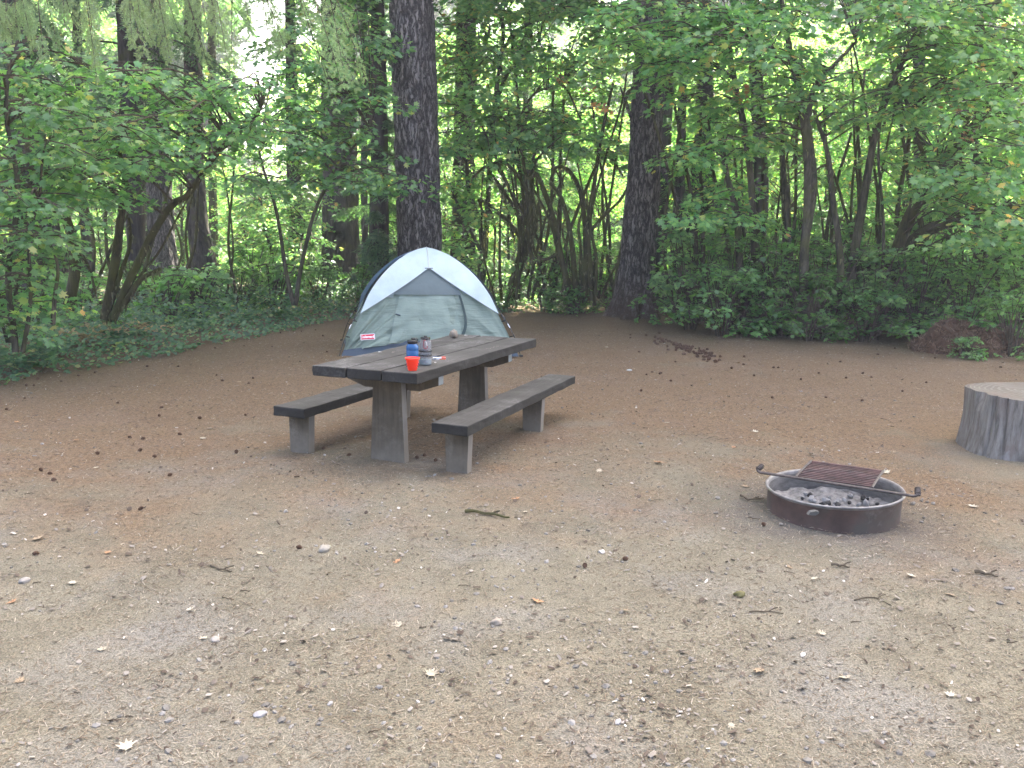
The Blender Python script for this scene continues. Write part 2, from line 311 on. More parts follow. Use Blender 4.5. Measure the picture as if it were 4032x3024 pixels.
# ------------------------------------------------------------ litter that nobody could count
def litter():
    n=170000
    u=R_.normal(0,.62,n);r=np.exp(R_.uniform(np.log(1.9),np.log(19),n));x=u*(r+1.0);y=r
    d=edge_dist(x,y)
    dens=vn(x*1.3,y*1.3,21)*.6+vn(x*.45,y*.45,22)*.7+np.clip((y-3)/14,0,.25)
    keep=(dens>R_.uniform(.22,.85,n))&(d<.8)
    x,y=x[keep],y[keep];n=len(x);S=R_.uniform(.010,.028,n)*(1+.06*y)
    N=np.stack([R_.normal(0,.25,n),R_.normal(0,.25,n),np.ones(n)],1);a=R_.uniform(0,2*PI,n);D=np.stack([np.cos(a),np.sin(a),np.zeros(n)],1)
    P=np.stack([x,y,gz(x,y)+.004],1);mb=MB()
    mb.leaves(([(-.035,-.5,0),(.035,-.5,0),(.05,.02,.06),(.03,.5,0),(-.03,.5,0)],[(0,1,2,3,4)]),P,N,D,S)
    t=NT('dry_needle_litter');g=t.n('ShaderNodeNewGeometry')
    t.bsdf(t.ramp(g.outputs['Random Per Island'],[(0,(.11,.078,.05)),(.35,(.175,.135,.09)),(.7,(.26,.215,.155)),(1,(.38,.34,.27))]),.8)
    tag(mb.build('needle_litter',t.m),'dry fir needles scattered thinly over the trodden dirt','needles',kind='stuff')
    n=42000;r=np.exp(R_.uniform(np.log(1.9),np.log(16),n));x=R_.normal(0,.62,n)*(r+1.0);y=r
    keep=(vn(x*1.9,y*1.9,31)+.2>R_.uniform(.2,1,n))&(edge_dist(x,y)<.3);x,y=x[keep],y[keep];n=len(x)
    S=R_.gamma(1.6,.0042,n)+.003;S=np.minimum(S,.03)*(1+.03*y)
    N=np.stack([R_.normal(0,.3,n),R_.normal(0,.3,n),np.ones(n)],1);a=R_.uniform(0,2*PI,n);D=np.stack([np.cos(a),np.sin(a),np.zeros(n)],1)
    P=np.stack([x,y,gz(x,y)+.004+S*.15],1);mb=MB();h=n//2
    T1=([(-.5,-.2,0),(-.1,-.45,.08),(.45,-.3,0),(.5,.15,.1),(.1,.4,0),(-.35,.3,.12)],[(0,1,2,3,4,5)])
    T2=([(-.22,-.6,0),(.15,-.55,.1),(.25,.1,0),(.12,.62,.12),(-.16,.5,0)],[(0,1,2,3,4)])
    mb.leaves(T1,P[:h],N[:h],D[:h],S[:h]);mb.leaves(T2,P[h:],N[h:],D[h:],S[h:])
    t=NT('wood_and_leaf_chips');g=t.n('ShaderNodeNewGeometry')
    t.bsdf(t.ramp(g.outputs['Random Per Island'],[(0,(.05,.036,.026)),(.4,(.11,.085,.062)),(.7,(.18,.16,.135)),(.9,(.24,.215,.18)),(.975,(.32,.29,.25)),(1,(.55,.52,.46))]),.85)
    tag(mb.build('chip_litter',t.m),'small bark chips, leaf scraps and grit strewn over the dirt','litter',kind='stuff')
    # gravel
    n=8000;r=np.exp(R_.uniform(np.log(1.9),np.log(12),n));x=R_.normal(0,.62,n)*(r+1.0);y=r
    keep=(vn(x*1.1+9,y*1.1,41)>R_.uniform(.3,.9,n));x,y=x[keep],y[keep];n=len(x);S=R_.gamma(2.5,.0024,n)+.003
    th=np.linspace(0,2*PI,6,endpoint=False);tv=[(math.cos(a_)*.5*k,math.sin(a_)*.42*k,z) for z,k in ((-.1,.9),(.15,1)) for a_ in th]+[(0,0,.38)]
    tf=[(i,(i+1)%6,6+(i+1)%6) for i in range(6)]+[(i,6+(i+1)%6,6+i) for i in range(6)]+[(6+i,6+(i+1)%6,12) for i in range(6)]
    N=np.stack([R_.normal(0,.3,n),R_.normal(0,.3,n),np.ones(n)],1);a=R_.uniform(0,2*PI,n);D=np.stack([np.cos(a),np.sin(a),np.zeros(n)],1)
    mb=MB();mb.leaves((tv,tf),np.stack([x,y,gz(x,y)],1),N,D,np.minimum(S,.022)*1.8)
    t=NT('gravel_bits');g=t.n('ShaderNodeNewGeometry')
    t.bsdf(t.ramp(g.outputs['Random Per Island'],[(0,(.12,.11,.093)),(.6,(.17,.16,.14)),(.95,(.24,.23,.21)),(1,(.4,.38,.35))]),.9)
    tag(mb.build('gravel',t.m),'fine grey gravel pressed into the trodden dirt','gravel',kind='stuff')
litter()
# ------------------------------------------------------------ countable things lying about
def palm_leaf_outline(lobes=5,rim=.5):
    """maple leaf: stem at origin, tip at y=1"""
    c_=(0,.42);pts=[(.03,.0)]
    lob=[(-38,.40),(12,.52),(52,.50),(90,.58),(128,.50),(168,.52),(218,.40)] if lobes==7 else [(-10,.44),(40,.54),(90,.60),(140,.54),(190,.44)]
    for i,(a,r) in enumerate(lob):
        pts.append((c_[0]+r*math.cos(math.radians(a)),c_[1]+r*math.sin(math.radians(a))))
        if i<len(lob)-1:
            m=(a+lob[i+1][0])/2;pts.append((c_[0]+.27*math.cos(math.radians(m)),c_[1]+.27*math.sin(math.radians(m))))
    pts.append((-.03,0));return pts
ML5=palm_leaf_outline(5);MAPLE=([(x,y,-.25*x*x-.12*(y-.3)**2) for x,y in ML5],[tuple(range(len(ML5)))])
ML7=palm_leaf_outline(7)
def fallen_leaf_mesh(name,seed,col):
    r=np.random.default_rng(seed);mb=MB();o=[(x,y) for x,y in ML7];c_=(0,.42)
    V=[(c_[0],c_[1],0)];k=len(o)
    for s_ in (.5,1):
        for x,y in o: V.append((c_[0]+(x-c_[0])*s_,c_[1]+(y-c_[1])*s_,0))
    V=np.array(V);V[:,2]=.25*r.uniform(.5,1.4)*V[:,0]**2+.22*r.uniform(.2,1)*(V[:,1]-.4)**2+.03*r.normal(size=len(V))
    mb.add(V,[(0,1+i,1+(i+1)%k) for i in range(k)]);mb2=[(1+i,1+k+i,1+k+(i+1)%k,1+(i+1)%k) for i in range(k)];mb.add(V,mb2)
    mb.tube([(0,.02,0),(.03,-.2,.03),(.0,-.42,.0)],.012,4)
    return mb.data(name,plain('fallen_leaf_'+str(seed),col,.75,.2,.25,30))
LF=[fallen_leaf_mesh('fallen_leaf',3,(.34,.30,.22)),fallen_leaf_mesh('fallen_leaf',4,(.26,.20,.13)),fallen_leaf_mesh('fallen_leaf',5,(.42,.38,.29)),fallen_leaf_mesh('fallen_leaf',6,(.34,.20,.11))]
def fallen(px,py,size,kind,label,group=None,rz=None,flat=.0,cat='leaf'):
    p=at(px,py,z=0);o=link('fallen_leaf',LF[kind]);o.location=(p[0],p[1],G(p[0],p[1])+.006+.05*size)
    o.scale=(size,)*3;o.rotation_euler=(random.uniform(-.25,.25),random.uniform(-.25,.25),random.uniform(0,6.28) if rz is None else rz)
    tag(o,label,cat,group)
fallen(272,1630,.066,2,'pale yellow lobed maple leaf lying at the bottom left of the ground',rz=.4)
fallen(1350,1327,.038,1,'pale curled leaf lying alone in the middle foreground dirt')
fallen(1962,1246,.055,2,'cream curled leaf in front of the fire ring, right of centre')
fallen(2133,1243,.055,0,'pale tan leaf beside a dark twig near the right edge')
fallen(1812,1475,.06,0,'tan leaf low down, lying below the fire ring in the foreground')
fallen(1917,1023,.075,2,'white leaf on the dirt just behind the fire ring grate')
fallen(1752,1256,.04,2,'small cream leaf on the dirt below the left of the fire ring')
fallen(1702,1226,.045,1,'pinkish tan leaf on the dirt below the fire ring')
fallen(2156,1130,.05,1,'tan leaf at the right edge beyond the fire ring')
fallen(1580,1572,.035,0,'cream leaf nearest the bottom edge right of centre')
fallen(990,968,.08,1,'dry brown leaf under the picnic table beside the cones')
fallen(975,1015,.075,1,'dry tan leaf in front of the picnic table leg')
fallen(560,1202,.055,0,'pale ragged leaf left of the pale round stone')
fallen(1432,1004,.09,3,'dark brown curled leaf between the bench and the fire ring')
fallen(1118,1083,.07,3,'dark curled leaf in front of the right bench')
fallen(70,1170,.07,1,'grey tan leaf by the left edge of the foreground')
fallen(1627,932,.07,2,'pale leaf on the dirt midway between bench and stump')
fallen(780,943,.08,1,'tan leaf beside the left bench leg')
k=0
for i in range(64):
    px=random.uniform(20,2200);py=random.choice([random.uniform(770,1000),random.uniform(1000,1560),random.uniform(730,830)])
    p=at(px,py,z=0)
    if edge_dist(p[0],p[1])[0]>-.3 or (600<px<1260 and py<1040) or (1640<px<1990 and 990<py<1160) or (px>2040 and py<1010):continue
    fallen(px,py,random.uniform(.035,.06)*(1+.03*p[1]),random.choice([0,1,1,2,3]),'small dry maple leaf lying loose on the dirt of the clearing','small dry leaves scattered on the clearing floor')
def cone_mesh():
    mb=MB();n=16;prof=[]
    for i in range(9):
        t_=i/8;r_=.021*math.sin(PI*min(1,t_*.92+.06))**.7
        prof.append((r_*.82,t_*.062));prof.append((r_*1.12,t_*.062+.004))
    prof=[(.001,-.002)]+prof+[(.001,.07)]
    P=np.array(prof);th=np.linspace(0,2*PI,n,endpoint=False);V=[]
    for q,(r_,z_) in enumerate(P):
        f=1+.16*np.cos(th*8+(q//2)*PI/1.0*1.0);V.append(np.stack([r_*f*np.cos(th),z_+0*th,r_*f*np.sin(th)+.018],1))
    V=np.concatenate(V);m=len(P);i=np.arange(m-1)[:,None]*n;j=np.arange(n)[None];k_=(j+1)%n
    mb.add(V,np.stack([i+j,i+k_,i+n+k_,i+n+j],-1).reshape(-1,4));return mb.data('fir_cone',plain('cone_scales',(.10,.06,.04),.8,.2,.5,60))
CM=cone_mesh()
def cone(px,py,label='brown fir cone lying loose on the clearing floor',group='fir cones scattered over the clearing floor',s_=1):
    p=at(px,py,z=0);o=link('fir_cone',CM);o.location=(p[0],p[1],G(p[0],p[1])+.001);o.rotation_euler=(random.uniform(-.3,.3),random.uniform(-.3,.3),random.uniform(0,6.28))
    o.scale=(s_*.52,)*3;tag(o,label,'fir cone',group)
KK=1400/2212/K_;ox,oy=0,1100/K_
for x,y in ((85,605),(155,605),(228,610),(158,648),(213,645),(160,725),(30,803),(408,567),(372,620),(583,567),(478,585),(722,752),(1018,781),(990,833),(1347,598),(1392,630),(1575,620),(1540,645),(1687,428),(1345,425),(1107,419),(1520,417),(1520,832),(860,425),(793,982),(905,990),(1105,963),(860,1076),(975,1112),(617,1096),(350,1262),(295,1224),(265,1206),(1470,1088),(1960,320),(1875,332),(2002,357),(2040,462),(1254,853),(925,540),(1700,325),(1100,545),(1045,1245),(1740,342)): cone(ox+x*KK,oy+y*KK,s_=random.uniform(.8,1.25))
KR=1632/2212/K_;qx,qy=2400/K_,1200/K_
for x,y in ((105,176),(95,125),(118,160),(45,128),(220,362),(192,372),(282,369),(262,370),(358,312),(868,340),(898,340),(868,493),(1147,491),(1357,508),(655,351),(707,327),(1268,395),(1110,372),(1440,271),(515,310),(555,315),(1692,418),(1345,372),(163,461),(334,409),(2095,342),(1740,290),(1520,240),(720,287),(1015,402),(1390,390),(1565,465),(775,380),(150,255),(1225,310)): cone(qx+x*KR,qy+y*KR,s_=random.uniform(1,1.35))
for i in range(90):
    a=random.random();x=240+a*330+random.gauss(0,22);y=178+a*115+random.gauss(0,14);cone(qx+x*KR,qy+y*KR,'brown fir cone in the dense drift of cones near the right bushes','fir cones drifted together near the right bushes',random.uniform(1.4,2.1))
for x,y in ((917,991),(897,994),(942,1000),(700,974),(760,988)): cone(x,y,'dark fir cone lying in the shade under the picnic table','fir cones in the shade under the table',1.1)
for x,y in ((122,1042),(300,1108),(70,1200),(1645,1133),(1357,1215),(1262,1236),(640,1187)): cone(x,y,'fir cone lying in the nearer trodden ground','fir cones in the nearer ground')
def stone(px,py,size,label,col=(.42,.39,.35),group=None,flat=.6,seed=1,z=None,cat='stone',name='stone'):
    import bmesh as bm_
    r=np.random.default_rng(seed);b=bm_.new();bm_.ops.create_icosphere(b,subdivisions=3,radius=.5)
    for v in b.verts:
        c_=v.co;n_=abs(vn(c_.x*2.6+seed*7,c_.y*2.6+c_.z*2.3,seed)-.5)*.9+vn(c_.x*7+5,c_.y*7-c_.z*5,seed+2)*.1
        v.co=Vector((c_.x*1.1,c_.y*.9,c_.z*flat))*(.8+n_)
    me=bpy.data.meshes.new(name);b.to_mesh(me);b.free();me.materials.append(plain(name+'_'+str(seed),col,.9,.2,.25,25,.002))
    me.polygons.foreach_set('use_smooth',[True]*len(me.polygons))
    p=at(px,py,z=0 if z is None else z);o=link(name,me);o.location=(p[0],p[1],(G(p[0],p[1]) if z is None else z)+size*flat*(.22 if z is None else .46));o.scale=(size,)*3
    o.rotation_euler=(0,0,random.uniform(0,6));return tag(o,label,cat,group)
stone(701,1193,.062,'pale rounded stone alone on the dirt in front of the table',(.27,.25,.21),seed=2,flat=.75)
stone(1073,1357,.045,'pale round pebble in the centre foreground',(.27,.235,.19),seed=3,flat=.8)
stone(55,1257,.05,'pale stone beside a dark cone at the left foreground',(.27,.25,.22),seed=4)
stone(1597,1295,.05,'dark mossy clod on the dirt in front of the fire ring',(.12,.11,.05),seed=5,flat=.7,cat='clod',name='moss_clod')
stone(560,1551,.045,'whitish flaky stone near the bottom of the picture, left of centre',(.26,.255,.25),seed=6,flat=.35)
stone(465,1385,.04,'small white angular stone in the left foreground',(.28,.26,.23),seed=7,flat=.5)
stone(1300,1198,.035,'small grey stone between the bench and the fire ring foreground',(.4,.38,.35),seed=8)
stone(1360,800,.08,'flat pale grey stone on the dirt right of the tent',(.42,.44,.43),seed=9,flat=.25)
def twig(pts,r,label,col='twig',group=None,name='twig'):
    P=[];
    for x,y in pts:
        p=at(x,y,z=0);P.append((p[0],p[1],G(p[0],p[1])+r*1.1))
    P=spline(P,14);P[:,2]+=np.abs(np.sin(np.linspace(0,7,14)))*r*.8
    c_=P.mean(0);mb=MB();mb.tube(P-c_,np.linspace(r,r*.5,14),6)
    if not group:
        q=P[8]-c_;mb.tube([q,q+(.03,.02,.006),q+(.05,.025,.01)],r*.5,5)
    o=mb.build(name,M[col]);o.location=c_;tag(o,label,'twig',group);return o
twig([(1845,1303),(1885,1298),(1925,1315)],.004,'thin curved twig on the dirt in front of the fire ring')
twig([(1618,1331),(1650,1331),(1692,1335)],.004,'thin straight twig lying below the mossy clod')
twig([(1005,1112),(1050,1118),(1100,1128)],.011,'mossy broken twig on the ground before the right bench','moss_bark')
twig([(455,1225),(475,1233),(502,1238)],.006,'brown bent twig in the left foreground')
twig([(1795,1225),(1815,1228),(1835,1232)],.008,'short dark stick below the fire ring')
twig([(2105,1240),(2130,1246),(2155,1252)],.009,'dark stick next to a tan leaf at the right')
twig([(1785,1013),(1830,1019),(1880,1030)],.006,'long thin stick behind the fire ring')
twig([(1600,1075),(1618,1085),(1650,1082)],.009,'crooked charred stick left of the fire ring')
for i in range(34):
    x=random.uniform(20,2190);y=random.uniform(800,1600)
    if (600<x<1260 and y<1040) or (1620<x<2000 and 960<y<1170) or (x>2030 and y<1010):continue
    a=random.uniform(-.5,.5);L=random.uniform(10,28)
    twig([(x,y),(x+L*.5,y+a*L*.3+random.uniform(-2,2)),(x+L,y+a*L*.5)],random.uniform(.0018,.0035),'small dry twig lying loose on the clearing floor',group='small dry twigs on the clearing floor')
# stumps
def stump():
    root=thing('tree_stump',(4.35,6.90,0),'weathered grey sawn stump with a pale knot at the right edge','stump')
    n=300;m=40;th=np.linspace(0,2*PI,n,endpoint=False);V=[]
    for i in range(m):
        t_=i/(m-1);z=-.05+t_*.56
        R=.495+.045*(1-t_)**2.5+.02*np.sin(th*2+1)+.025*np.sin(th*5+2)*(1-.5*t_)
        R=R+.012*(vn(np.cos(th)*6+th*0,np.sin(th)*6+t_*2.2,61)-.5)+.006*(vn(th*22,t_*6+0*th,62)-.5)+.02*(vn(th*3,t_*2+0*th,63)-.5)
        R=R-.035*np.exp(-((th-3.6-.05*t_)/.022)**2)-.03*np.exp(-((th-3.85+.04*t_)/.016)**2)-.03*np.exp(-((th-4.62+.1*t_)/.016)**2)-.02*np.exp(-((th-4.35)/.015)**2)-.015*np.exp(-((th-4.05)/.012)**2)
        kn=np.exp(-(((th-4.28)/.10)**2+((t_-.34)/.14)**2));R=R+.05*kn*(1-.5*np.exp(-(((th-4.28)/.05)**2+((t_-.32)/.07)**2)))
        ch=np.exp(-((th-3.35)/.12)**2)*np.clip((t_-.72)/.28,0,1);R=R-.05*ch
        V.append(np.stack([R*np.cos(th),R*np.sin(th),z-.03*np.clip(np.cos(th-5.2),0,1)*t_+0*th],1))
    V=np.concatenate(V);mb=MB();i=np.arange(m-1)[:,None]*n;j=np.arange(n)[None];k_=(j+1)%n
    mb.add(V,np.stack([i+j,i+k_,i+n+k_,i+n+j],-1).reshape(-1,4))
    t=NT('weathered_stump_side');v=t.coord((30,30,3.5));n1=t.noise(v,1,6,.7,.3);n2=t.noise(t.coord((7,7,3)),1,5,.7)
    col=t.ramp(n1,[(.30,(.07,.063,.054)),(.48,(.17,.160,.143)),(.72,(.27,.26,.24))])
    col=t.mix(col,(.13,.10,.085),t.ramp(n2,[(.48,0.0),(.64,.6)]))
    col=t.mix(col,(.23,.225,.22),t.ramp(t.noise(t.coord((5,5,2)),1.3,4,.7),[(.56,0.0),(.64,.7)]))
    t.bsdf(col,.85,t.bump(n1,1,.012),.2)
    mb.build('trunk',t.m,root,True)
    mb=MB();rim=V[-n:];cc=np.array([0,0,rim[:,2].mean()]);rings=[]
    for q in np.linspace(1,.04,16):
        w_=cc+(rim-cc)*q;w_=w_.copy();w_[:,2]+=(.004 if q<1 else 0)+.012*(vn(w_[:,0]*6,w_[:,1]*6,71)-.5)*(q<1);rings.append(w_)
    W=np.concatenate(rings);i=np.arange(15)[:,None]*n
    mb.add(W,np.stack([i+j,i+k_,i+n+k_,i+n+j],-1).reshape(-1,4));mb.add(rings[-1],[tuple(range(n))])
    t=NT('sawn_stump_top');v=t.coord();ln=t.n('ShaderNodeVectorMath',operation='LENGTH');t.l(v,ln.inputs[0])
    rr=t.math('SINE',t.math('MULTIPLY',t.math('ADD',ln.outputs['Value'],t.math('MULTIPLY',t.noise(v,3,3),.08)),260));n2=t.noise(v,5,5,.7)
    col=t.mix(t.ramp(rr,[(.2,(.11,.098,.078)),(.8,(.16,.145,.12))]),(.12,.09,.07),t.ramp(n2,[(.5,0.0),(.66,.7)]));t.bsdf(col,.9,t.bump(n2,.6,.01))
    mb.build('cut_face',t.m,root,False)
stump()
def rotten():
    p=at(2112,768,z=0);root=thing('rotten_stump',(p[0],p[1]+.35,0),'low crumbling red brown rotten stump under the right bushes','stump')
    mb=MB();n=110;m=46;th=np.linspace(0,2*PI,n,endpoint=False);V=[]
    for i in range(m):
        t_=i/(m-1);R=(.72*(1-t_)**.55)*(1+.35*(vn(np.cos(th)*3,np.sin(th)*3+t_*2,81)-.5))
        z=.55*t_+.34*(vn(np.cos(th)*5*(1-t_),np.sin(th)*5*(1-t_),82)-.5)*(t_>.05)+.05*(vn(np.cos(th)*14,np.sin(th)*14+t_*9,83)-.5)
        V.append(np.stack([R*1.25*np.cos(th),R*np.sin(th),z-.04],1))
    V=np.concatenate(V);i=np.arange(m-1)[:,None]*n;j=np.arange(n)[None];k_=(j+1)%n
    mb.add(V,np.stack([i+j,i+k_,i+n+k_,i+n+j],-1).reshape(-1,4))
    t=NT('rotten_red_wood');n1=t.noise(t.coord((18,18,6)),1,6,.75);t.bsdf(t.ramp(n1,[(.3,(.035,.022,.016)),(.55,(.12,.07,.045)),(.8,(.20,.13,.085))]),.95,t.bump(n1,1,.03),.1)
    mb.build('crumbled_wood',t.m,root,True)
    mb=MB();q=3600;ii=R_.integers(0,len(V),q);P=V[ii]+R_.normal(0,.012,(q,3));a=R_.normal(0,1,(q,3))
    mb.leaves(([(-.04,-.5,0),(.04,-.5,0),(.05,.5,0),(-.03,.5,0)],[(0,1,2,3)]),P,R_.normal(0,1,(q,3)),a*(1,1,.6),R_.uniform(.06,.20,q))
    t=NT('rotten_splinters');g=t.n('ShaderNodeNewGeometry');t.bsdf(t.ramp(g.outputs['Random Per Island'],[(0,(.06,.035,.025)),(.7,(.20,.12,.075)),(1,(.3,.22,.15))]),.9)
    mb.build('splinters',t.m,root)
rotten()
# ============================================================ TABLE AND BENCHES
TX,TY,YAW=-.6099,6.9641,1.1976
def TL(u,v,z=0):
    return (TX+u*math.cos(YAW)+v*math.sin(YAW),TY+u*math.sin(YAW)-v*math.cos(YAW),z)
# local frame: x = u (long, away), y = -v (left), z up
def rough_box(name,lo,hi,mat,parent,bw=.006,seed=0,amp=.0025,nx=26):
    mb=MB();x0,y0,z0=lo;x1,y1,z1=hi;xs=np.linspace(x0,x1,nx);V=[];ys=[y0,(y0+y1)/2,y1]
    ring=[(y0,z0),(y0,(z0+z1)/2),(y0,z1),((y0+y1)/2,z1),(y1,z1),(y1,(z0+z1)/2),(y1,z0),((y0+y1)/2,z0)]
    r=np.random.default_rng(seed)
    for i,x in enumerate(xs):
        for j,(y,z) in enumerate(ring):
            e=0 if j in (3,7) else 1
            V.append((x+(r.normal(0,amp) if i in (0,nx-1) else 0),y+r.normal(0,amp)*(1 if j in(1,5) else .7),z+r.normal(0,amp*.6)*e))
    i=np.arange(nx-1)[:,None]*8;j=np.arange(8)[None];k_=(j+1)%8
    mb.add(V,np.stack([i+k_,i+j,i+8+j,i+8+k_],-1).reshape(-1,4));V=np.array(V)
    mb.add(V[:8],[tuple(range(8))]);mb.add(V[-8:],[tuple(range(8))[::-1]])
    o=mb.build(name,mat,parent);
    import bmesh
    b=bmesh.new();b.from_mesh(o.data);bmesh.ops.remove_doubles(b,verts=b.verts,dist=1e-5);bmesh.ops.recalc_face_normals(b,faces=b.faces);b.to_mesh(o.data);b.free()
    return bevel(o,bw,2)
def slab_leg(name,u0,u1,topw,botw,ztop,mat,parent,cy=0,edge=True,lean=0):
    """wide board on edge; wide face looks along u; faces butt, the edge boards are a lighter strip"""
    mb=MB();h1,h0=topw/2,botw/2
    V=[(u0,cy-h0,-.06),(u1,cy-h0,-.06),(u1,cy+h0,-.06),(u0,cy+h0,-.06),(u0,cy-h1,ztop),(u1,cy-h1,ztop),(u1,cy+h1,ztop),(u0,cy+h1,ztop)]
    F=[[0,3,2,1],[4,5,6,7],[0,1,5,4],[1,2,6,5],[2,3,7,6],[3,0,4,7]]
    mb.add(V,F,[0,0,1,0,1,0]);return bevel(mb.build(name,[mat,M['leg_edge']],parent),.005)
def table():
    root=thing('picnic_table',(TX,TY,0),'heavy dark brown wooden picnic table with three thick planks in front of tent','table',rz=YAW)
    L,W=2.41,.8465;pw=(W-.024)/3;T=.076
    for i in range(3):
        y0=-W/2+i*(pw+.012)
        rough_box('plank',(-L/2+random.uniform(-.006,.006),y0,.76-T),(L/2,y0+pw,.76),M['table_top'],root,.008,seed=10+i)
    for u,s in ((-.84,-1),(.70,1)):
        ub=u+ (.085 if s<0 else -.085)
        # crossbeam with chamfered ends, one each side pair as one timber
        mb=MB();y=.39;ch=.16;z1=.76-T-.003;z0=z1-.125
        prof=[(-y,z1),(-y,z0+.055),(-y+ch,z0),(y-ch,z0),(y,z0+.055),(y,z1)]
        x0,x1=(u+.038,u+.118) if s<0 else (u-.118,u-.038)
        V=[(x0,a,b) for a,b in prof]+[(x1,a,b) for a,b in prof];k=6
        mb.add(V,[tuple(range(k)),tuple(range(k,2*k))[::-1]]);F=[(i,i+k,(i+1)%k+k,(i+1)%k) for i in range(k)]
        mb.add(V,F,[1,0,0,0,1,0]);cb=bevel(mb.build('crossbeam',[M['table_leg'],M['beam_end']],root),.005)
        for yy in (-.24,.24):
            b=MB();b.lathe([(0,0),(.013,0),(.013,.008),(.006,.012),(.006,.018),(0,.018)],12);o=b.build('bolt',MET,cb);o.rotation_euler=(0,-PI/2,0);o.location=(x0,yy,.76-T-.06)
        slab_leg('leg',u-.036,u+.036,.235,.30,.76-T-.002,M['table_leg'],root)
    # scratched-on marks: pale scrapes in the near plank
    mb=MB();r=random.Random(5)
    for (x,y,n_) in ((.25,-.34,16),(-.35,.25,8),(.75,.1,6),(-.95,.33,5),(.5,-.12,4)):
        for k in range(n_):
            a=r.uniform(-.9,.9);l=r.uniform(.008,.03);cx=x+k*.017+r.uniform(-.004,.004);cy=y+r.uniform(-.012,.012);dx,dy=math.cos(a+1.2)*l,math.sin(a+1.2)*l;w_=.0022
            mb.add([(cx-w_,cy,.7635),(cx+w_,cy,.7635),(cx+dx+w_,cy+dy,.7635),(cx+dx-w_,cy+dy,.7635)],[(0,1,2,3)])
    mb.build('scratches',plain('bare_scratched_wood',(.33,.30,.25),.9),root)
MET=plain('dull_bolt_steel',(.12,.10,.09),.5,.5,Metallic=.8)
table()
def bench(vc,u0,u1,label,far):
    root=thing('bench',TL((u0+u1)/2,vc),label,'bench',rz=YAW);H=.395;wb=.2818;L=(u1-u0);uc=(u0+u1)/2
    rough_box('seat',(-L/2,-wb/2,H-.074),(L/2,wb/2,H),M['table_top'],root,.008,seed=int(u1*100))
    for u in (-.907,.66):
        slab_leg('leg',u-uc-.04,u-uc+.04,.19,.165,H-.076,M['table_leg'],root)
bench(.5871+.02,-1.0685,1.4536,'dark plank bench on the near right side of the picnic table, fully in view',1)
bench(-.7405,-1.0685,1.33,'dark plank bench behind the table on its left, partly hidden',1)
# ============================================================ THINGS ON THE TABLE
def pet(name,col,**k):
    t=NT(name);t.bsdf(col,.25,None,.5,**k);return t.m
def bottle_blue():
    x,y,_=at(1624/K_,1443/K_,z=.76);root=thing('water_bottle',(x,y,.761),'blue wide mouth water bottle with black cap behind the red cup','bottle',rz=.5)
    mb=MB();r=.0445
    mb.lathe([(0,0),(r-.006,0),(r,.006),(r,.05),(r-.0015,.053),(r,.056),(r,.115),(r-.0015,.118),(r,.121),(r,.148),(r-.008,.160),(r-.014,.166),(.031,.17),(.031,.178),(.0,.178)],40)
    mb.build('body',pet('blue_bottle_plastic',(.004,.09,.26),**{'Transmission Weight':.15}),root,True)
    c_=MB();c_.lathe([(.0,.166),(.034,.166),(.036,.169),(.036,.190),(.034,.193),(.0,.194)],28);blk=pet('black_cap_plastic',(.012,.012,.014))
    cap=c_.build('cap',blk,root,True);b=MB();b.lathe([(.0,.1935),(.016,.1935),(.016,.204),(.012,.207),(0,.207)],20,c=(.006,0,0));b.build('spout_lid',blk,cap,True)
    m=MB();m.tube([(.034,.0,.172),(.042,.005,.178),(.046,.01,.19),(.034,.006,.20),(.015,0,.203)],.0035,6);m.build('strap',blk,root,True)
bottle_blue()
